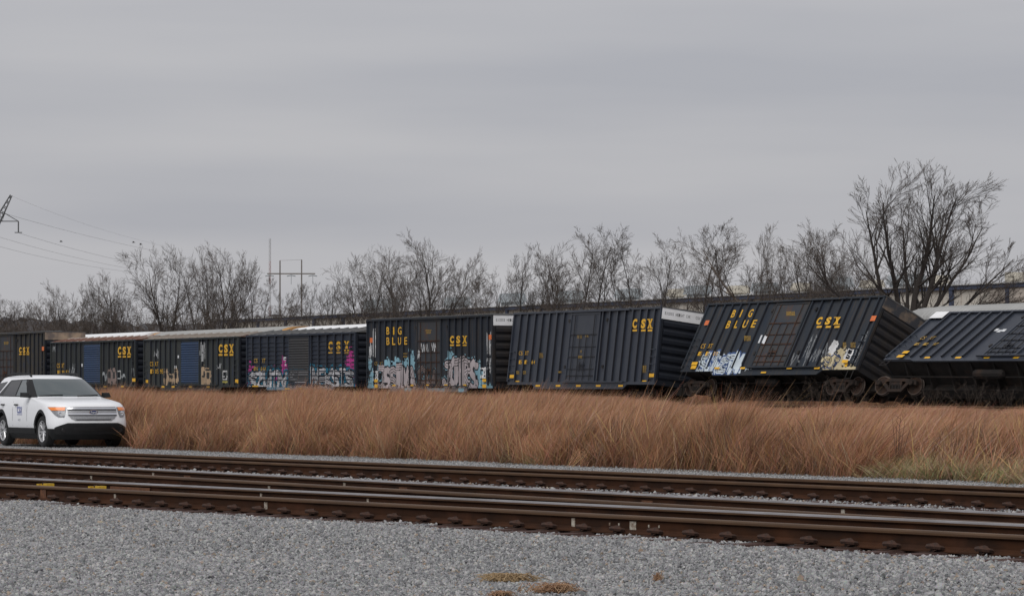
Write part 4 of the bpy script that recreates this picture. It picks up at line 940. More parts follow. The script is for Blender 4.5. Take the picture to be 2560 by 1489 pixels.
        # roof rail
        b = MB(); b.tube([(-1.72, s * .60, 1.735), (-1.85, s * .615, 1.80), (-2.6, s * .62, 1.825), (-3.4, s * .60, 1.79), (-3.55, s * .585, 1.70)], [.02, .026, .026, .026, .02], 6); b.build('roof_rail', MATS['car_black'], root)
        # head lamp
        a0, a1 = (33, 71)
        hl = patch_f('headlight', [(.74, s * 38, s * 50), (.80, s * 36, s * 58), (.88, s * 34, s * 66), (.945, s * 33, s * 74)], MATS['lamp_clear'], .010)
        patch_f('turn_signal', [(.878, s * 36, s * 64), (.94, s * 34.5, s * 73)], MATS['lamp_orange'], .018, hl)
        c_ = fpt(s * 45, .815, .015); b = MB(); b.lathe([(.0, .0), (.03, .008), (.05, .0), (.055, -.02)], 14, 0, (c_.x, c_.y, c_.z)); b.build('lens', MATS['lamp_lens'], hl)
        c_ = fpt(s * 40, .42, .004); b = MB(); b.lathe([(.0, .012), (.045, .012), (.055, .0)], 12, 0, (c_.x, c_.y, c_.z)); b.build('fog_lamp', MATS['trim_black'], root)
    # grille
    gr = patch_f('grille', [(.655, -20, 20), (.70, -26, 26), (.80, -31, 31), (.95, -32, 32)], MATS['grille_silver'], .010)
    for z, hh, m in ((.905, .028, 'chrome'), (.885, .014, 'trim_black'), (.80, .030, 'chrome'), (.775, .014, 'trim_black')):
        patch_f('grille_bar', [(z, -31, 31), (z + hh, -31, 31)], MATS[m], .020, gr, nz=1)
    patch_f('air_slot', [(.668, -18, 18), (.69, -20, 20)], MATS['trim_black'], .016, gr, nz=1)
    b = MB(); k = 20
    for rx, rz_, of, m in ((.115, .047, .030, 0), (.098, .036, .034, 1)):
        b.m = m; P_ = [fpt(0, .845, of) + Vector((0, rx * math.cos(2 * math.pi * j / k), rz_ * math.sin(2 * math.pi * j / k))) for j in range(k)]; b.add(P_, [tuple(range(k))])
    bd = b.build('badge', [MATS['chrome'], MATS['badge_blue']], gr)
    def word(txt, c0, du, dv, w_, h_, m, name, par, bold=0):
        b = MB(); gw = [glyph(ch, bold)[2][0] for ch in txt]; tot = sum(gw) + .08 * (len(txt) - 1); x = 0
        hm = max(glyph(ch, bold)[2][1] for ch in txt)
        for ch, g in zip(txt, gw):
            gv, gf, sz = glyph(ch, bold); wu = g / tot * w_; hv = sz[1] / hm * h_
            b.add([c0 + du * (x + p[0] * wu) + dv * (p[1] * hv) for p in gv], gf); x += wu + .08 / tot * w_
        return b.build(name, m, par)
    xb = fpt(0, .845, .038).x
    word('Ford', Vector((xb, -.07, .825)), Vector((0, 1, 0)), Vector((0, 0, 1)), .14, .045, MATS['white_paint'], 'badge_lettering', gr, .02)
    # black lower bumper rising in the middle
    lb = patch_f('lower_bumper', [(.24, -64, 64), (.485, -62, 62), (.55, -44, 44), (.60, -32, 32)], MATS['car_black'], .007, na=24, nz=18)
    patch_f('air_intake', [(.40, -22, 22), (.50, -21, 21)], MATS['trim_black'], .012, lb)
    # side logo on the car's right
    def side_word(txt, x, z, w_, h_, m, name, bold):
        y = -(sl(z)[2] + .006); word(txt, Vector((x, y, z)), Vector((1, 0, 0)), Vector((0, 0, 1)), w_, h_, MATS[m], name, root, bold)
    side_word('CSX', -1.68, .82, .36, .13, 'logo_blue', 'door_logo', .02)
    b = MB(); y = -(sl(.78)[2] + .006); b.box(-1.68, -1.32, y, y + .002, .79, .802); b.build('door_logo_line', MATS['logo_blue'], root)
    side_word('4022', -1.60, .64, .18, .05, 'print_grey', 'door_number', 0)
    # wheels
    tb_ = MB(); tb_.lathe([(.255, -.10), (.30, -.122), (.355, -.118), (.385, -.09), (.39, 0), (.385, .09), (.355, .118), (.255, .10)], 28)
    TY = tb_.mesh('tyre', MATS['tyre'], 40)
    rm = MB(); rm.lathe([(.255, -.10), (.262, -.112), (.245, -.105), (.235, -.02), (.235, .08)], 28); rm.lathe([(.0, -.075), (.04, -.078), (.06, -.06), (.06, .0)], 14)
    for k in range(5):
        for d_ in (-.16, .16):
            a = 2 * math.pi * k / 5 + d_; p1 = (.05 * math.cos(a), -.072, .05 * math.sin(a)); p2 = (.24 * math.cos(a + d_ * .35), -.085, .24 * math.sin(a + d_ * .35)); rm.tube([p1, p2], [.022, .019], 5)
    RIM = rm.mesh('rim', MATS['alloy'], 40)
    db = MB(); db.lathe([(.0, .0), (.235, .0)], 20); DISC = db.mesh('hub_disc', MATS['trim_black'])
    for x in (0, -2.86):
        for s in (-1, 1):
            wo = bpy.data.objects.new('wheel', None); COL.objects.link(wo); wo.parent = root; wo.location = (x, s * .87, .39); wo.rotation_euler = (0, 0 if x else .3, 0 if s < 0 else math.pi)
            link('tyre', TY, wo); link('rim', RIM, wo); link('hub_disc', DISC, wo)
    b = MB(); b.box(-3.7, .55, -.55, .55, .24, .34); b.build('underbody', MATS['trim_black'], root)
    ZO = [0, .80, .90, .98, 1.03, 1.06, 1.09, 1.115, 1.14, 1.16, 1.30, 1.45, 1.60, 1.69, 1.8, 2]; ZN = [0, .80, .93, 1.035, 1.09, 1.125, 1.16, 1.19, 1.215, 1.24, 1.36, 1.49, 1.625, 1.705, 1.81, 2]
    for o_ in root.children_recursive:
        if o_.type == 'MESH' and (o_.parent is None or not o_.parent.name.startswith('wheel')):
            me_ = o_.data; a_ = np.zeros(len(me_.vertices) * 3, np.float32); me_.vertices.foreach_get('co', a_); a_ = a_.reshape(-1, 3)
            a_[:, 2] = np.interp(a_[:, 2], ZO, ZN); a_[:, 1] *= 1.04; me_.vertices.foreach_set('co', a_.ravel()); me_.update()
    return root
SUV = make_suv(); bpy.context.view_layer.update()
# ================================================================ TALL GRASS
vcol_mat('dry_grass', rough=.85, rnd=.30)
def clump(seed, n, h, rad, wid, lean, cols, curl=.35, tips=True, seg=3):
    r = random.Random(seed); v = []; f = []; col = []
    for _ in range(n):
        a = r.uniform(0, 6.283); rr_ = rad * math.sqrt(r.random()); x, y = rr_ * math.cos(a), rr_ * math.sin(a)
        hh = h * r.uniform(.55, 1.05); la = r.gauss(lean, .22); ta = r.gauss(0, .2); w_ = wid * r.uniform(.6, 1.3); ya = r.uniform(0, 3.14)
        cx_, cy_ = math.cos(ya) * w_ / 2, math.sin(ya) * w_ / 2; c = r.choice(cols); c = [k * r.uniform(.8, 1.2) for k in c]
        o = len(v); bend = r.uniform(.2, 1) * curl
        for k in range(seg + 1):
            t_ = k / seg; px = x + (la * t_ + bend * (1 if la > 0 else -1) * .5 * t_ * t_) * hh; py = y + ta * t_ * hh; pz = hh * t_ * (1 - .12 * t_)
            wk = (1 - .75 * t_) if not tips else (.75 + .5 * math.sin(min(t_ * 1.25, 1) * 3.1)) * (1 if k < seg else .25)
            v += [(px - cx_ * wk, py - cy_ * wk, pz), (px + cx_ * wk, py + cy_ * wk, pz)]
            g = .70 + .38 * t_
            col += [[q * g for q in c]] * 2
        f += [(o + 2 * k, o + 2 * k + 1, o + 2 * k + 3, o + 2 * k + 2) for k in range(seg)]
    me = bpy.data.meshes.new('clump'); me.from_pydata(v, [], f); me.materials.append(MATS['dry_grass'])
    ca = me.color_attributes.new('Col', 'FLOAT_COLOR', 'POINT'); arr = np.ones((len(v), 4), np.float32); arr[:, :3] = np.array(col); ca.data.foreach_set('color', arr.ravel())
    return me
RUS = [(.385, .196, .106), (.44, .24, .138), (.315, .157, .088), (.415, .228, .140), (.455, .28, .178)]
DRK = [(.17, .095, .062), (.22, .12, .075), (.14, .09, .068), (.26, .14, .085)]
TAN = [(.44, .29, .18), (.39, .245, .15), (.37, .21, .125)]
GRN = [(.33, .29, .15), (.27, .26, .12), (.38, .31, .18), (.42, .27, .16), (.44, .27, .16)]
SRC = ([clump(10 + i, 200, 1.15, .36, .0042, .14 + .05 * i, RUS, tips=True) for i in range(5)] +        # 0-4 russet
       [clump(30 + i, 70, 1.12, .22, .008, .28, DRK + RUS[:1]) for i in range(3)] +          # 5-7 dark stems
       [clump(40 + i, 70, .85, .30, .008, .15, TAN + RUS[:2]) for i in range(2)] +           # 8-9 pale
       [clump(50 + i, 110, .50, .35, .008, .05, GRN, curl=.6) for i in range(2)] +           # 10-11 green
       [clump(60 + i, 150, 1.1, .6, .008, .18, RUS + RUS[3:4], seg=2) for i in range(3)] +     # 12-14 coarse, for the far field
       [clump(70 + i, 30, 1.5, .30, .0065, .25, TAN + RUS[1:], seg=4) for i in range(2)])     # 15-16 tall wisps
def grass():
    pts, rot, scl, idx = [], [], [], []
    def put(n, qa, qb, far):
        # even over the ground of the wedge in view
        Yv = np.sqrt(RNG.uniform(40 ** 2, 185 ** 2, n * 6)); px = RNG.uniform(-80, 2640, n * 6); x = (px - CX) / F * Yv
        q = (x - P0.x) * NV.x + (Yv - P0.y) * NV.y; k = (q > qa) & (q < qb)
        return x[k], Yv[k], q[k], px[k]
    for n, qa, qb, far in ((46000, -51.3, -39, False), (26000, -39, -6.3, True)):
        x, y, q, px = put(n, qa, qb, far)
        edge = -51.0 + .9 * (noise2(x, y, 1.6, 4) - .5)
        k = q > edge; x, y, q, px = x[k], y[k], q[k], px[k]
        big = noise2(x, y, 3.2, 7); fine = noise2(x, y, .9, 8); right = sstep(1300, 1900, px)
        near = 1 - sstep(-50, -45, q)
        mid = sstep(700, 1250, px); h = (.84 - .06 * mid - .20 * right * (1 - .9 * near)) * (.62 + .42 * noise2(x, y, 5.5, 17) + .22 * big + .14 * fine) * np.clip(RNG.lognormal(-.02, .14, len(x)), .7, 1.35)
        h *= .80 + .42 * noise2(px, q * .4, 95, 31)
        if far: h *= 1 - .38 * right
        else: h *= np.where(q < -50.3, RNG.uniform(.55, 1, len(x)), 1)
        green = (sstep(2060, 2290, px) * (1 - sstep(-48.3, -45.5, q)) + .5 * (np.abs(px - 1310) < 70) * (q < -49.6)) > RNG.random(len(x)) * .75 + .55 * fine
        dark = ((fine > .62) & (RNG.random(len(x)) < .6)) | ((q < -49.4) & (noise2(px, q, 60, 12) > .55) & (RNG.random(len(x)) < .55))
        pale = (big < .36) & (RNG.random(len(x)) < .55)
        i = RNG.integers(12, 15, len(x)) if far else RNG.integers(0, 5, len(x))
        if not far:
            i = np.where(dark, RNG.integers(5, 8, len(x)), i)
        i = np.where(pale, RNG.integers(8, 10, len(x)), i)
        if not far: i = np.where(green, RNG.integers(10, 12, len(x)), i); h = np.where(green, h * .85, h)
        i = np.where(RNG.random(len(x)) < .08, RNG.integers(15, 17, len(x)), i)
        iv = SUV.matrix_world.inverted(); lx = iv[0][0] * x + iv[0][1] * y + iv[0][3]; ly = iv[1][0] * x + iv[1][1] * y + iv[1][3]
        k = ~((lx > -4.6) & (lx < 2.3) & (ly > -2.5) & (ly < 1.45)); x, y, h, i = x[k], y[k], h[k], i[k]
        pts.append(np.stack([x, y, terrain_z(x, y) - .02], 1)); idx.append(i)
        rot.append(np.stack([RNG.normal(0, .06, len(x)), RNG.normal(0, .10, len(x)), RNG.normal(0, .5, len(x))], 1))
        s = RNG.uniform(.85, 1.2, len(x)); scl.append(np.stack([s, s, h], 1))
        print('grass', len(x))
    Yv = np.sqrt(RNG.uniform(110 ** 2, 235 ** 2, 60000)); px = RNG.uniform(300, 2640, 60000); x = (px - CX) / F * Yv   # rough grass beyond the wreck
    q = (x - P0.x) * NV.x + (Yv - P0.y) * NV.y; k = (q > 9.5) & (q < 19); x, y = x[k][:9000], Yv[k][:9000]
    pts.append(np.stack([x, y, terrain_z(x, y) - .02], 1)); idx.append(RNG.choice([5, 6, 7, 12, 13], len(x))); rot.append(np.stack([x * 0, x * 0, RNG.normal(0, .6, len(x))], 1)); scl.append(np.stack([x * 0 + 1.2, x * 0 + 1.2, RNG.uniform(.8, 1.35, len(x))], 1))
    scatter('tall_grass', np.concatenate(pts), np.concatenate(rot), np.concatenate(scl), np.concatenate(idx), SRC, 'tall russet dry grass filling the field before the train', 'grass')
grass()
mat('weed_stem', (.13, .065, .04), (.09, .05, .035), rough=.9, scale=20)
mat('straw', (.38, .27, .15), (.28, .19, .10), rough=.85, scale=15)
mat('dead_weed', (.28, .15, .085), (.34, .22, .13), rough=.9, scale=12)
# a few taller weed stalks on the edge of the field
def weed(px, py, h, lean, m, label, n=5, branches=True):
    P = gpt(px, py, 0.0); r = random.Random(px)
    o = empty('weed_stalk', label, 'weed', 'weed stalks at the edge of the grass', loc=(P.x, P.y, float(terrain_z(P.x, P.y))))
    b = MB()
    for k in range(n):
        l_ = lean + r.uniform(-.25, .25) * (k > 0); hh = h * r.uniform(.7, 1) if k else h
        b.tube([(r.uniform(-.04, .04), 0, 0), (l_ * hh * .35, r.uniform(-.05, .05), hh * .4), (l_ * hh * .7, r.uniform(-.08, .08), hh * .75), (l_ * hh * 1.05, 0, hh)], [.010, .008, .006, .003], 4)
    b.build('stem', m, o)
    if branches:
        b = MB()
        for k in range(9):
            z = h * (.45 + .06 * k); x = lean * z; s = 1 if k % 2 else -1
            b.tube([(x, 0, z), (x + s * r.uniform(.05, .12), r.uniform(-.05, .05), z + r.uniform(.06, .14))], [.005, .002], 3)
        b.build('twig', m, o)
    return o
for px, py, h, ln, m, lab in ((1735, 1166, 1.10, .35, 'weed_stem', 'dark leaning weed stalk beside a pale straw stalk at the grass edge'), (1898, 1172, .62, .04, 'straw', 'single pale straw stalk standing at the grass edge'), (2040, 1182, .85, -.30, 'weed_stem', 'dark branching weed leaning back at the grass edge'),
                         (2242, 1190, .98, .06, 'weed_stem', 'tall thin dark weed stalk beside the green grass patch'), (1512, 1158, .75, .45, 'weed_stem', 'dark bent weed clump past the short green tuft'), (1640, 1163, .75, .55, 'weed_stem', 'dark weed bowed low over the gravel edge'), (745, 1136, .62, .03, 'straw', 'pale straw stalk in the long grass edge far from the weeds')):
    weed(px, py, h, ln, MATS[m], lab, 1 if m == 'straw' else 6, m != 'straw')
# dry tufts lying on the front ballast
def tuft(px, py, w_, cols, label, n, h):
    P = gpt(px, py, -.1); r = random.Random(px); b = MB()
    for _ in range(n):
        a = r.uniform(0, 6.283); rr_ = w_ * abs(r.gauss(0, .52)); x, y = rr_ * math.cos(a), rr_ * math.sin(a) * .7; d = r.uniform(0, 6.283); l_ = r.uniform(.25, 1.0) * min(w_, .22)
        dx, dy = math.cos(d) * l_, math.sin(d) * l_ * .6; hz = r.uniform(.02, h)
        b.tube([(x, y, r.uniform(-.01, .03)), (x + dx * .5, y + dy * .5, hz), (x + dx, y + dy, hz * r.uniform(.2, 1.0))], [.004, .0035, .0015], 3, cap=False)
    o = b.build('dry_tuft', cols, None, (P.x, P.y, float(terrain_z(P.x, P.y)))); tag(o, label, 'dry grass tuft', 'dry tufts on the front ballast'); return o
tuft(1270, 1437, .20, MATS['straw'], 'wide straw-coloured dead tuft flattened on the grey ballast', 300, .075)
tuft(1388, 1466, .17, MATS['dead_weed'], 'reddish brown dead tuft on the grey ballast beside the straw one', 260, .08)
tuft(1252, 1474, .09, MATS['dead_weed'], 'tiny brown dead tuft low on the grey ballast', 110, .05)
tuft(1642, 1446, .035, MATS['dead_weed'], 'small upright brown sprig alone in the grey ballast', 40, .08)
# ================================================================ BACKGROUND
# ---- empty track between the grass and the wreck
pa = P0 - 2.9 * NV - 60 * D; pb = P0 - 2.9 * NV + 70 * D
make_track('x', 'rusty empty track running along the foot of the wrecked train', 0, 130, ('dull_head', 'dull_head'), ((), ()), z=.52, line=(pa, pb), ties=lambda x: 70 < x < 125)
pa = P0 + 1.55 * NV - 60 * D; pb = P0 + 1.55 * NV + 70 * D
make_track('x', 'track carrying the wrecked boxcars', 0, 130, ('dull_head', 'dull_head'), ((), ()), z=RAIL_Z - RT, line=(pa, pb), ties=lambda x: 45 < x < 125)
# ---- tall covered car carriers on the next track, seen over the boxcar roofs
mat('rack_white', (.78, .79, .80), (.68, .68, .68), rough=.5, scale=.8)
mat('rack_grey', (.36, .36, .35), (.28, .28, .27), rough=.7, scale=.7, stretch=(.4, 1, 1), c3=(.44, .44, .43), c3scale=.5, c3lo=.5, c3hi=.7)
mat('rack_orange', (.52, .25, .05), (.36, .20, .07), rough=.7, scale=1.2)
mat('rack_side', (.16, .16, .16), (.11, .11, .11), rough=.8, scale=1)
def rack(pxl, pxr, ytop_l, mr, label, ends, q=5.2):
    a, b_ = on_line(pxl, q), on_line(pxr, q); L_ = (b_ - a).length; top = EYE + (HZ - ytop_l) / F * a.y; W = 3.05
    o = empty('car_carrier', label, 'rail car', 'car carriers behind the wreck', loc=(a.x, a.y, 0), rz=PHI)
    eave = top - .62; z0 = 1.75
    b = MB(); b.box(0, L_, 0, .06, z0, eave); b.build('side_screen', MATS['rack_side'], o)
    b = MB(); b.box(0, L_, W - .06, W, z0, eave); b.build('side_screen', MATS['rack_side'], o)
    b = MB(); b.box(0, L_, 0, W, z0 - .35, z0); b.build('deck', MATS['under_steel'], o)
    g = MB(); g.box(-.05, .05, -.06, 0, z0, eave); GM = g.mesh('post', MATS['rack_side'])
    n = int(L_ / 1.6)
    for k in range(n + 1): link('post', GM, o, (.1 + k * (L_ - .2) / n, 0, 0))
    def arc(e=0): return [(W / 2 - (W / 2 + e) * math.cos(math.pi * j / 12), eave + (.62 + e) * math.sin(math.pi * j / 12)) for j in range(13)]
    en = .9
    b = MB(); b.prism(arc(), 0, en, L_ - en); rf = b.build('roof', mr, o, smooth=40)
    for x0, x1 in ((0, en), (L_ - en, L_)):
        b = MB(); b.prism([(p[0], p[1] - .02) for p in arc()], 0, x0, x1); b.build('roof_end', ends, o, smooth=40)
        x = 0 if x0 == 0 else L_; b = MB(); b.box(min(x, x + (.08 if x else -.08)), max(x, x + (.08 if x else -.08)), .05, W - .05, z0, eave + .3); b.build('end_door', ends, o)
    g = MB(); A, B = arc(.0), arc(.022)
    for (p0, p1), (q0, q1) in zip(zip(A[:-1], A[1:]), zip(B[:-1], B[1:])):
        g.add([(-.05, *p0), (-.05, *p1), (0, *q1), (0, *q0), (.05, *p0), (.05, *p1)], [(0, 1, 2, 3), (3, 2, 5, 4)])
    GM = g.mesh('roof_corrugation', mr); n = min(280, int(L_ / .30))
    for k in range(n): link('roof_corrugation', GM, rf, (en + .2 + k * (L_ - 2 * en - .4) / (n - 1), 0, 0))
    for x in (2.4, L_ - 2.4):
        make_truck(o, Matrix.Translation((a + D * x + NV * W / 2) + Vector((0, 0, RAIL_Z))) @ Matrix.Rotation(PHI, 4, 'Z'))
    return o
bpy.context.view_layer.update()
rack(60, 354, 841, MATS['rack_white'], 'white-roofed covered car carrier behind the rust-roofed boxcar', MATS['rack_white'])
rack(362, 708, 829, MATS['rack_grey'], 'grey-roofed covered car carrier with orange ends behind the tan-roofed boxcar', MATS['rack_orange'])
rack(716, 1115, 816, MATS['rack_white'], 'white-roofed covered car carrier behind the tall upright boxcar', MATS['rack_white'])
rack(2262, 3080, 766, MATS['rack_grey'], 'grey corrugated-roofed covered car carrier behind the overturned boxcar', MATS['rack_grey'])

# ---- warehouse
mat('wall_beige', (.64, .60, .53), (.56, .525, .47), rough=.85, scale=.5, stretch=(1, 1, .3))
mat('wall_brown', (.50, .44, .385), (.42, .375, .33), rough=.85, scale=.6)
mat('fascia_blue', (.045, .062, .115), (.06, .072, .11), rough=.6, scale=.8)
mat('galvanised', (.33, .355, .37), (.26, .285, .30), rough=.6, scale=1)
mat('cream_box', (.52, .48, .40), (.44, .41, .35), rough=.7, scale=1)
mat('roof_pale', (.5, .5, .49), rough=.8)
def warehouse():
    a = ray(560, HZ, 325); b_ = ray(2700, HZ, 211); a.z = b_.z = 0; d = (b_ - a).normalized(); L_ = (b_ - a).length; top = 9.2
    o = empty('warehouse', 'long beige warehouse with blue eaves and blue columns behind the trees', 'building', None, loc=(a.x, a.y, 0), rz=math.atan2(d.y, d.x))
    b = MB(); b.box(0, L_, 0, 60, .0, top - .38); b.build('wall', MATS['wall_beige'], o)
    b = MB(); b.box(-.4, L_ + .4, -.25, 60.3, top - .38, top - .08); b.build('fascia', MATS['fascia_blue'], o)
    b = MB(); b.prism([(-.35, top - .08), (60.5, top - .08), (60.5, top), (30, top + .4), (-.35, top)], 0, -.6, L_ + .6); b.build('roof', MATS['roof_pale'], o)
    g = MB(); g.box(-.18, .18, -.2, 0, 0, top - .38); GM = g.mesh('column', MATS['fascia_blue']); n = int(L_ / 6.2)
    for k in range(n): link('column', GM, o, (2 + k * 6.2, 0, 0))
    g = MB(); g.box(-.02, .02, -.04, 0, .0, top - .40); GM = g.mesh('wall_seam', MATS['wall_brown'])
    for k in range(n * 3): link('wall_seam', GM, o, (2.8 + k * 2.07, 0, 0))
    # roof ventilators: photo columns and rows
    inv = Matrix.Translation((a.x, a.y, 0)) @ Matrix.Rotation(math.atan2(d.y, d.x), 4, 'Z'); inv = inv.inverted()
    def at(px, back):
        k = (px - CX) / F; nn = Vector((-d.y, d.x, 0)); q0 = a + nn * back; t_ = (k * q0.y - q0.x) / (d.x - k * d.y); return t_, (q0 + d * t_).y
    for px0, px1, y0, y1, m in ((918, 985, 748, 768, 'galvanised'), (1120, 1162, 743, 757, 'galvanised'), (1257, 1300, 733, 747, 'galvanised'), (1400, 1446, 727, 744, 'galvanised'), (1548, 1590, 722, 735, 'galvanised'), (1721, 1763, 714, 728, 'galvanised'),
                                (1828, 1858, 714, 728, 'cream_box'), (1888, 1931, 707, 723, 'galvanised'), (1988, 2013, 707, 724, 'cream_box'), (2067, 2117, 694, 719, 'galvanised'), (2160, 2195, 700, 719, 'cream_box'), (2228, 2300, 687, 716, 'galvanised'), (2338, 2356, 688, 708, 'cream_box'), (1678, 1700, 722, 736, 'cream_box')):
        x0, Y0 = at(px0, 9); x1, Y1 = at(px1, 9); zt = EYE + (HZ - y0) / F * (Y0 + Y1) / 2; zb = top + .12; x0, x1 = min(x0, x1), max(x0, x1)
        zt = max(zt, zb + .8); h = zt - zb; b = MB()
        b.box(x0 + .3, x1 - .3, 8.6, 9.6, zb - .3, zb + h * .45); b.hexa([(x0, 8.4, zb + h * .45), (x1, 8.4, zb + h * .45), (x1, 9.8, zb + h * .45), (x0, 9.8, zb + h * .45)], [(x0 + .1, 8.6, zt), (x1 - .1, 8.6, zt), (x1 - .1, 9.6, zt), (x0 + .1, 9.6, zt)])
        b.build('roof_ventilator', MATS[m], o)
    x0, Y0 = at(2546, 6); b = MB(); b.tube([(x0, 6, top + .1), (x0, 6, EYE + (HZ - 681) / F * Y0)], 1.0, 20); b.build('round_stack', MATS['cream_box'], o, smooth=40)
    x0, Y0 = at(2478, 0); b = MB(); b.box(x0, L_ - .3, -.12, -.02, 0, top - .40); b.build('end_wall_panel', MATS['wall_brown'], o)
warehouse()

# ---- bare trees
mat('bark', (.060, .050, .044), (.042, .036, .034), rough=.95, scale=3)
mat('bark_brown', (.085, .062, .046), (.055, .043, .036), rough=.95, scale=3)
mat('twig', (.070, .056, .048), (.095, .074, .060), rough=.95, scale=2)
class TreeGen:
    def __init__(s, seed, stems, up=.25, spread=.6, dens=1.0, lenk=(.55, .55, .55, .55), twig=.0005, kink=1.0, start=.35):
        s.r = random.Random(seed); s.wood = MB(); s.tw = MB(); s.up, s.spread, s.dens, s.lenk, s.twig, s.kink, s.start = up, spread, dens, lenk, twig, kink, start
        for (ax, ay, ln, rad, base) in stems:
            d = Vector((math.sin(R(ax)), math.sin(R(ay)), math.cos(R(ax)) * math.cos(R(ay)))).normalized()
            s.branch(Vector(base), d, ln, rad, 0)
    def branch(s, p, d, ln, rad, lv):
        r = s.r; seg = (9, 6, 4, 3, 2)[lv]; pts = [p.copy()]; rads = [rad]; dirs = [d.copy()]
        kink = (.065, .09, .10, .11, .14)[lv] * s.kink
        for k in range(seg):
            d = (d + Vector((r.gauss(0, kink), r.gauss(0, kink), r.gauss(0, kink * .5))) + Vector((0, 0, s.up * (.3, .7, .7, .5, .2)[lv] / seg))).normalized()
            p = p + d * (ln / seg); pts.append(p.copy()); dirs.append(d.copy()); rads.append(max(rad * (1 - .88 * (k + 1) / seg), s.twig))
        if lv >= 3: s.tw.tube(pts, rads, 3, cap=False)
        else: s.wood.tube(pts, rads, (7, 5, 3)[lv], cap=False)
        if lv >= 4: return
        n = int(((11, 6, 5, 3)[lv]) * s.dens + r.random())
        lo = (s.start, .22, .2, .2)[lv]
        for k in range(n):
            t_ = (lo + (1 - lo) * ((k + r.random()) / n)) * seg; i = min(int(t_), seg - 1); f_ = t_ - i
            q = pts[i].lerp(pts[i + 1], f_); dd = dirs[i + 1]; rr_ = rads[i] * (1 - f_) + rads[i + 1] * f_
            a = dd.orthogonal().normalized(); a.rotate(Matrix.Rotation(r.uniform(0, 6.283), 3, dd))
            ang = max(.22, r.gauss(s.spread * (1, .95, .9, .85)[lv], .13)); nd = (dd * math.cos(ang) + a * math.sin(ang)).normalized()
            l2 = ln * s.lenk[lv] * r.uniform(.7, 1.15) * (1.1 - .42 * t_ / seg)
            s.branch(q, nd, l2, max(rr_ * .6, s.twig * (1.6, 1.4, 1.1, 1)[lv]), lv + 1)
    def meshes(s, bark):
        allv = np.array(s.tw.v + s.wood.v); top = np.quantile(allv[:, 2], .9985)
        for b in (s.wood, s.tw): b.v = [(x / top, y / top, z / top) for x, y, z in b.v]
        return s.wood.mesh('trunk', MATS[bark]), s.tw.mesh('crown', MATS['twig'])
def st(*a): return [(x, y, l, r_, (b, 0, 0)) for x, y, l, r_, b in a]
def fan(tr, cz, stems): return [(0, 0, cz * 1.05, tr, (0, 0, 0))] + [(x, y, l, r_, (b, 0, cz)) for x, y, l, r_, b in stems]
class Trunked(TreeGen):                               # a bare lower trunk that opens into a fan of limbs
    def branch(s, p, d, ln, rad, lv):
        if lv == 0 and p.z == 0 and ln < .4:
            s.wood.tube([p, p + Vector((.004, 0, ln * .5)), p + Vector((0, 0, ln))], [rad * 1.25, rad * 1.05, rad], 8, cap=False); return
        TreeGen.branch(s, p, d, ln, rad, lv)
KINDS = {
    'spread': Trunked(1, fan(.018, .20, [(-14, 5, .68, .011, 0), (10, -8, .70, .011, .004), (-40, -6, .60, .009, -.004), (40, 10, .60, .009, .004), (-2, 18, .62, .008, 0)]), up=.14, spread=.55, start=.22, lenk=(.40, .58, .62, .62)).meshes('bark'),
    'round': Trunked(2, fan(.017, .24, [(2, 0, .66, .013, 0), (-28, 12, .58, .009, -.004), (28, -10, .60, .009, .004), (-10, -22, .56, .008, 0), (14, 20, .56, .008, 0)]), up=.12, spread=.60, start=.18, lenk=(.42, .58, .62, .62)).meshes('bark'),
    'slender': Trunked(3, fan(.012, .18, [(1, 0, .80, .011, 0), (-15, 6, .6, .006, -.002)]), up=.25, spread=.62, lenk=(.31, .58, .62, .62), dens=1.15, start=.10).meshes('bark'),
    'slender2': Trunked(4, fan(.013, .15, [(-6, 2, .82, .010, -.002), (10, -6, .76, .008, .003)]), up=.22, spread=.62, lenk=(.29, .58, .62, .62), dens=1.1, start=.14).meshes('bark'),
    'vase': Trunked(5, fan(.015, .14, [(-28, 4, .74, .010, -.004), (-9, -6, .80, .010, 0), (12, 6, .80, .010, .003), (32, -6, .72, .009, .005)]), up=.15, spread=.5, start=.26, lenk=(.34, .58, .62, .62)).meshes('bark'),
    'brush': TreeGen(6, st(*[(a, (a * 7) % 30 - 15, .85, .006, a / 600) for a in (-52, -33, -17, -5, 8, 20, 35, 52)]), up=.05, spread=.6, dens=.55, lenk=(.40, .58, .62, .62), start=.25, twig=.0009).meshes('bark_brown'),
    'leaner': TreeGen(8, st((-38, 0, 1.12, .016, .05), (5, 4, .70, .011, .06), (-50, 10, .55, .007, .02)), up=.06, spread=.7, dens=.9, lenk=(.27, .58, .62, .62), kink=1.3, start=.4).meshes('bark_brown'),
    'big': Trunked(19, fan(.026, .30, [(-50, -5, .56, .011, -.012), (-58, 12, .40, .008, -.01), (-32, 6, .64, .013, -.008), (-12, -8, .66, .014, -.004), (2, 4, .68, .016, 0), (13, -6, .69, .014, .004), (20, 14, .62, .011, .004), (29, -4, .60, .012, .008), (48, 5, .55, .011, .012), (60, -8, .46, .009, .014), (-4, 18, .6, .010, 0)]), up=.10, spread=.46, dens=1.0, lenk=(.36, .58, .62, .62), twig=.00045, start=.22).meshes('bark'),
}
for k in KINDS:
    if k != 'big': pass
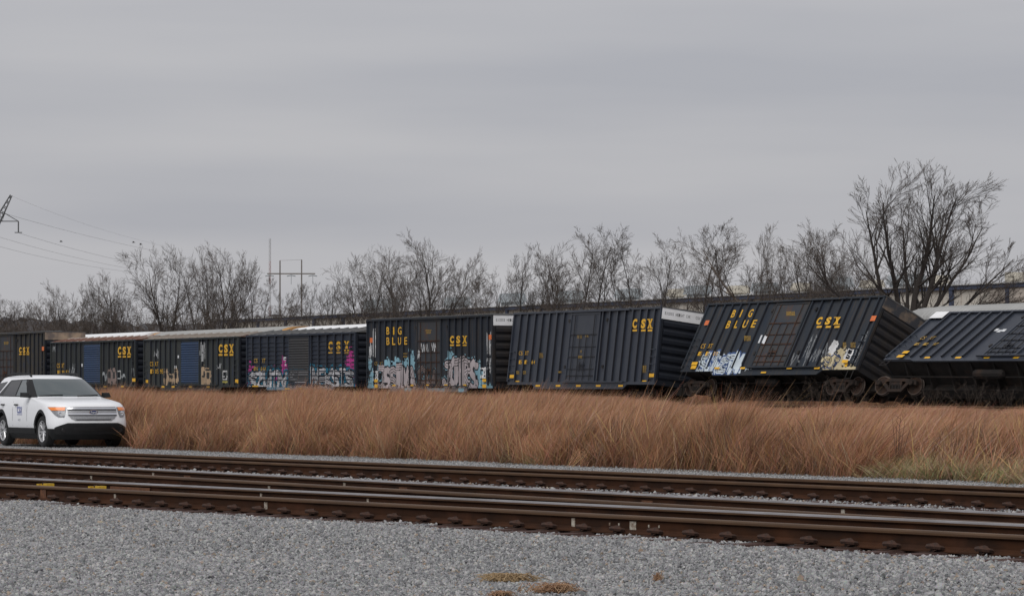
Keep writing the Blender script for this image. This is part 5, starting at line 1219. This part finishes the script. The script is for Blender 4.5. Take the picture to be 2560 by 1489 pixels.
def tree(kind, px, ytop, q, label, group, wx=1.0, rz=None, Y=None, name='bare_tree'):
    P = on_line(px, q) if Y is None else ray(px, HZ, Y); P.z = float(terrain_z(P.x, P.y)); h = EYE + (HZ - ytop) / F * P.y - P.z
    r = random.Random(int(px * 13 + ytop)); tm, cm = KINDS[kind]
    o = empty(name, label, 'tree' if name == 'bare_tree' else 'shrub', group, loc=(P.x, P.y, P.z - .05), rz=r.choice((0, math.pi, .5, -.5, 2.6)) if rz is None else rz)
    o.scale = (h * wx * 1.15, h * wx * 1.15, h); link('trunk', tm, o); link('crown', cm, o)
    return o
G = 'bare trees along the warehouse'
GL = 'bare trees beyond the far end of the train'
T = [('round', 12, 735, 60, .75, GL), ('vase', 78, 752, 66, .9, GL), ('round', 140, 702, 58, .62, GL), ('vase', 222, 684, 50, .60, GL), ('round', 272, 676, 46, .62, GL), ('spread', 418, 618, 30, .85, GL), ('vase', 500, 612, 34, .75, GL), ('round', 545, 608, 38, .62, GL),
     ('vase', 612, 622, 32, .75, GL), ('slender2', 665, 690, 44, .8, GL), ('vase', 790, 700, 34, .8, G), ('vase', 848, 686, 33, .9, G), ('spread', 920, 624, 30, .75, G), ('round', 972, 618, 36, .62, G), ('round', 1055, 578, 28, .72, G), ('vase', 1128, 640, 38, .8, G),
     ('spread', 1212, 676, 36, .9, G), ('vase', 1325, 605, 32, .85, G), ('round', 1372, 612, 38, .62, G), ('slender', 1438, 566, 28, .9, G), ('slender2', 1496, 560, 31, .85, G), ('slender2', 1572, 580, 34, .8, G), ('slender', 1624, 582, 30, .85, G), ('spread', 1690, 648, 40, .8, G),
     ('slender2', 1762, 562, 28, .85, G), ('slender', 1850, 546, 26, .9, G), ('vase', 1910, 556, 36, .55, G), ('round', 2052, 552, 30, .60, G), ('slender', 2112, 560, 34, .9, G), ('round', 1985, 600, 34, .7, G)]
NICE = {'round': 'round-crowned bare tree', 'vase': 'vase-shaped bare tree', 'spread': 'spreading low-forked bare tree', 'slender': 'tall slender bare tree', 'slender2': 'narrow twin-stemmed bare tree'}
BEH = [(128, 'behind the tan-banded boxcar'), (350, 'behind the rust-roofed boxcar'), (605, 'behind the tan-roofed boxcar'), (910, 'behind the ridged navy boxcar'), (1250, 'behind the tall upright boxcar'), (1680, 'behind the slightly leaning navy boxcar'), (2600, 'behind the steeply tipped boxcar')]
ORD = 'next second third fourth fifth sixth seventh eighth ninth tenth eleventh twelfth thirteenth fourteenth fifteenth sixteenth seventeenth eighteenth nineteenth twentieth'.split()
for i_, (kd, px, yt, q, wx, g) in enumerate(sorted(T, key=lambda r_: -r_[1])):
    lab = NICE[kd] + ' ' + next(b for lim, b in BEH if px < lim)
    k_ = sum(1 for r_ in T if r_[0] == kd and r_[1] > px and next(b for lim, b in BEH if r_[1] < lim) == next(b for lim, b in BEH if px < lim))
    if k_: lab += ', ' + ('second' if k_ == 1 else 'third') + ' from the big tree'
    tree(kd, px, yt, q, lab, g, wx)
tree('leaner', 2005, 556, 22, 'crooked bare tree leaning away from the big tree, behind the tipped boxcar', G, 1.0, rz=0)
tree('big', 2272, 412, 14, 'largest bare tree, many-stemmed and wide, beside the grey car carrier', G, 1.04, rz=0)
GS = 'bare brush under the trees'
rs = random.Random(4)
for px in list(range(-10, 380, 30)) + list(range(420, 720, 75)) + list(range(790, 1250, 190)) + [1700, 2425, 2470]:
    left = px < 380
    yt = rs.uniform(735, 775) if left else (rs.uniform(735, 765) if px < 1250 else rs.uniform(705, 735) if px < 2300 else rs.uniform(690, 712))
    b_ = next(b for lim, b in BEH if px < lim) if px < 2300 else 'beside the big tree and warehouse end'
    tree('brush', px + rs.uniform(-8, 8), yt, rs.uniform(44, 62) if left else (rs.uniform(24, 44) if px < 2300 else 22), 'low brown bare brush ' + b_, GS, rs.uniform(.9, 1.3), name='bare_shrub')

for px, hh in ((1838, 1.5), (1905, 1.2), (1985, 1.1), (2038, 1.6), (2130, 1.3), (2330, 1.2), (2430, 1.5), (2510, 1.2)):
    P = on_line(px, -5.4); o = tree('brush', px, HZ - 100, -5.4, 'thin bare weed bush growing before the ' + ('overturned boxcar' if px > 2300 else 'steeply tipped boxcar'), 'bare weeds beside the wreck', 1.0, name='bare_weed'); o['category'] = 'weed'
    o.scale = (hh * .8, hh * .8, hh)
# ---- far wooded rise
mat('far_wood', (.070, .070, .078), (.095, .092, .096), rough=1, scale=.12, stretch=(1, .2, 3))
xs_ = np.linspace(-420, 420, 700); bm_v = []
for Yr, zb in ((1500, 0), ):
    zt = 1 + (HZ - 800) / F * Yr + 5 * (noise2(xs_, xs_ * 0, 60, 2) - .5) + 3.0 * (noise2(xs_, xs_ * 0, 6, 3) - .5) + 2.2 * (noise2(xs_, xs_ * 0, 2.2, 4) - .5)
    zt = zt * (1 - .6 * sstep(-110, -40, xs_)) + (1 - sstep(-330, -180, xs_)) * 3
b = MB(); n = len(xs_)
for k in range(n): b.v += [(xs_[k], 1380, 0), (xs_[k], 1500, zt[k] * .92), (xs_[k], 1520, zt[k]), (xs_[k], 1700, 0)]
b.f = [(4 * k + j, 4 * k + 4 + j, 4 * k + 5 + j, 4 * k + 1 + j) for k in range(n - 1) for j in range(3)]; b.mi = [0] * len(b.f)
tag(b.build('hills', MATS['far_wood']), 'distant wooded rise beyond the yard', 'hill', None, 'structure')

# ---- power line
mat('tower_steel', (.14, .145, .15), (.10, .105, .11), rough=.6, metal=.3, scale=.5)
mat('pole_wood', (.22, .20, .185), (.16, .145, .135), rough=.9, scale=.6)
mat('insulator', (.20, .23, .25), rough=.4)
mat('wire', (.30, .305, .31), rough=.6)
mat('mast_red', (.35, .22, .21), rough=.7); mat('mast_white', (.42, .42, .43), rough=.7)
YT = 420
def tp(px, py, dy=0): v = ray(px, py, YT); return (v.x, v.y + dy, v.z)
def lattice(b, p, q, wa, wb, n, r_=.05):
    p, q = Vector(p), Vector(q); ax = (q - p).normalized(); u = Vector((0, 1, 0)).cross(ax).normalized(); v = ax.cross(u)
    cs = []
    for k in range(n + 1):
        c_ = p.lerp(q, k / n); w_ = wa + (wb - wa) * k / n; cs.append([c_ + u * sx * w_ / 2 + v * sy * w_ / 2 for sx, sy in ((-1, -1), (1, -1), (1, 1), (-1, 1))])
    for j in range(4):
        b.tube([c_[j] for c_ in cs], r_ * 1.4, 4)
        for k in range(n): b.tube([cs[k][j], cs[k + 1][(j + 1) % 4]], r_, 3); 
def tower():
    cx_ = -52
    base = ray(cx_, HZ, YT); o = empty('lattice_tower', 'steel lattice transmission tower with horned top and cross-arm beyond the far trees', 'tower', None, loc=(base.x, base.y, 0))
    iv = Vector((base.x, base.y, 0)); L_ = lambda p: tuple(Vector(p) - iv)
    wz = L_(tp(cx_, 640))[2]
    b = MB(); lattice(b, (0, 0, 0), (0, 0, wz), 6.0, 1.6, 9, .07); b.build('mast', MATS['tower_steel'], o)
    for s in (-1, 1):
        b = MB(); top = L_(tp(cx_ + s * 80, 488)); lattice(b, (0, 0, wz), (s * abs(top[0]), 0, top[2]), 1.4, .25, 12, .045); b.build('horn', MATS['tower_steel'], o)
        b = MB(); arm = L_(tp(cx_ + s * 98, 553)); inn = L_(tp(cx_ + s * 64, 533)); b.tube([(0, 0, arm[2]), (s * abs(arm[0]), 0, arm[2])], .09, 4); b.tube([(s * abs(inn[0]), 0, inn[2]), (s * abs(arm[0]), 0, arm[2])], .07, 4); b.tube([(0, 0, inn[2]), (s * abs(inn[0]), 0, inn[2])], .07, 4)
        for k in range(5): b.tube([(s * abs(inn[0]) * k / 5, 0, inn[2]), (s * abs(inn[0]) * (k + .5) / 5, 0, arm[2]), (s * abs(inn[0]) * (k + 1) / 5, 0, inn[2])], .05, 3)
        b.build('cross_arm', MATS['tower_steel'], o)
        b = MB(); i1 = L_(tp(cx_ + s * 97, 580)); b.tube([(s * abs(arm[0]), 0, arm[2]), (s * abs(arm[0]), 0, i1[2])], .10, 6); b.box(s * abs(arm[0]) - .5, s * abs(arm[0]) + .5, -.1, .1, i1[2] - .12, i1[2]); b.build('insulator_string', MATS['tower_steel'], o)
tower()
def hframe():
    Yh = 640; pr = [ray(p, y, Yh) for p, y in ((700, 651), (754, 649))]; base = Vector((pr[0].x, Yh, 0))
    o = empty('utility_pole_frame', 'two-pole wooden power line frame with cross-arm rising behind the bare trees', 'utility pole', None, loc=base)
    for p in pr:
        b = MB(); b.tube([(p.x - base.x, 0, 0), (p.x - base.x, 0, p.z)], [.22, .13], 8); b.build('pole', MATS['pole_wood'], o)
    za = ray(0, 684, Yh).z; x0 = ray(668, 0, Yh).x - base.x; x1 = ray(788, 0, Yh).x - base.x
    b = MB(); b.box(x0, x1, -.1, .1, za - .13, za + .13); b.build('cross_arm', MATS['pole_wood'], o)
    b = MB(); b.tube([(pr[0].x - base.x, 0, pr[0].z), (pr[1].x - base.x, 0, pr[1].z)], .04, 4); b.build('top_wire', MATS['wire'], o)
    for x in (x0 + .5, (x0 + x1) / 2, x1 - .5):
        b = MB(); b.tube([(x - .9, 0, za - .5), (x, 0, za - .3), (x + .9, 0, za - .5)], .10, 5); b.tube([(x, 0, za - .3), (x, 0, za - 2.2)], .05, 5); b.build('insulator', MATS['insulator'], o)
hframe()
def mast():
    Ym = 1300; p = ray(675, 596, Ym); o = empty('radio_mast', 'thin red and white radio mast far behind the bare trees', 'mast', None, loc=(p.x, Ym, 0))
    n = 7
    for k in range(n):
        b = MB(); z0, z1 = p.z * k / n, p.z * (k + 1) / n
        for sx, sy in ((-.35, -.3), (.35, -.3), (0, .4)): b.tube([(sx, sy, z0), (sx, sy, z1)], .09, 3)
        for j in range(5): b.tube([(-.35, -.3, z0 + (z1 - z0) * j / 5), (.35, -.3, z0 + (z1 - z0) * (j + 1) / 5)], .06, 3)
        b.build('mast_section', MATS['mast_red' if k % 2 else 'mast_white'], o)
mast()
def wire(pts, Y0, Y1, label, r_=.035):
    P = []; n = 28; xs2 = np.linspace(pts[0][0], pts[-1][0], n); ys2 = np.polyval(np.polyfit([p[0] for p in pts], [p[1] for p in pts], 2), xs2)
    for x, y in zip(xs2, ys2):
        k = (x - pts[0][0]) / (pts[-1][0] - pts[0][0]); P.append(ray(x, y, 1 / ((1 - k) / Y0 + k / Y1)))
    b = MB(); b.tube(P, r_, 4); o = b.build('power_cable', MATS['wire']); tag(o, label, 'cable', 'cables from the lattice tower')
z7 = lambda a, b: (a / 3.073, 460 + b / 3.073)
for k, (pts, lab) in enumerate((([(85, 90), (600, 290), (1000, 410), (1300, 485)], 'thin earth cable from the tip of the lattice tower'), ([(30, 225), (140, 255), (660, 395), (1200, 515)], 'upper power cable from the lattice tower cross-arm'), ([(150, 378), (560, 495), (975, 598), (1250, 650)], 'power cable from the hanging insulator of the lattice tower'),
                              ([(-60, 390), (25, 415), (500, 545), (975, 645)], 'middle power cable below the lattice tower arm'), ([(-60, 465), (0, 480), (385, 573), (960, 670)], 'lowest power cable passing the lattice tower'))):
    wire([z7(*p) for p in pts], YT, 560, lab, .010 if k == 0 else .018)
# ---- birds
mat('bird', (.06, .06, .065), rough=.9)
for k, (px, py, lab) in enumerate(((153, 604, 'small dark bird flying alone under the power cables'), (334, 606, 'small dark bird flying ahead of another above the cables'), (352, 611, 'small dark bird flying behind another above the cables'))):
    p = ray(px, py, 200); b = MB(); b.tube([(-.12, 0, 0), (-.04, 0, .0), (.05, 0, .01), (.11, 0, .0)], [.005, .025, .025, .008], 6)
    for s in (-1, 1): b.add([(.04, s * .02, .01), (-.04, s * .02, .01), (-.06, s * .16, .06), (.02, s * .15, .07)], [(0, 1, 2, 3)])
    tag(b.build('bird', MATS['bird'], None, p), lab, 'bird', 'birds in the sky')
# ---- splintered plank on the trackbed
P = on_line(1185, -1.6); b = MB(); b.prism([(-1.1, 0), (1.0, 0), (1.15, .05), (.9, .12), (-1.0, .10), (-1.2, .06)], 1, -.12, .12)
mat('plank', (.36, .26, .17), (.26, .18, .12), rough=.9, scale=6, stretch=(1, 4, 4))
o = b.build('wooden_plank', MATS['plank'], None, (P.x, P.y, .62)); o.rotation_euler = (0, R(2), PHI + .1); tag(o, 'pale splintered plank lying on the trackbed below the upright boxcar', 'plank')
bpy.context.view_layer.update()
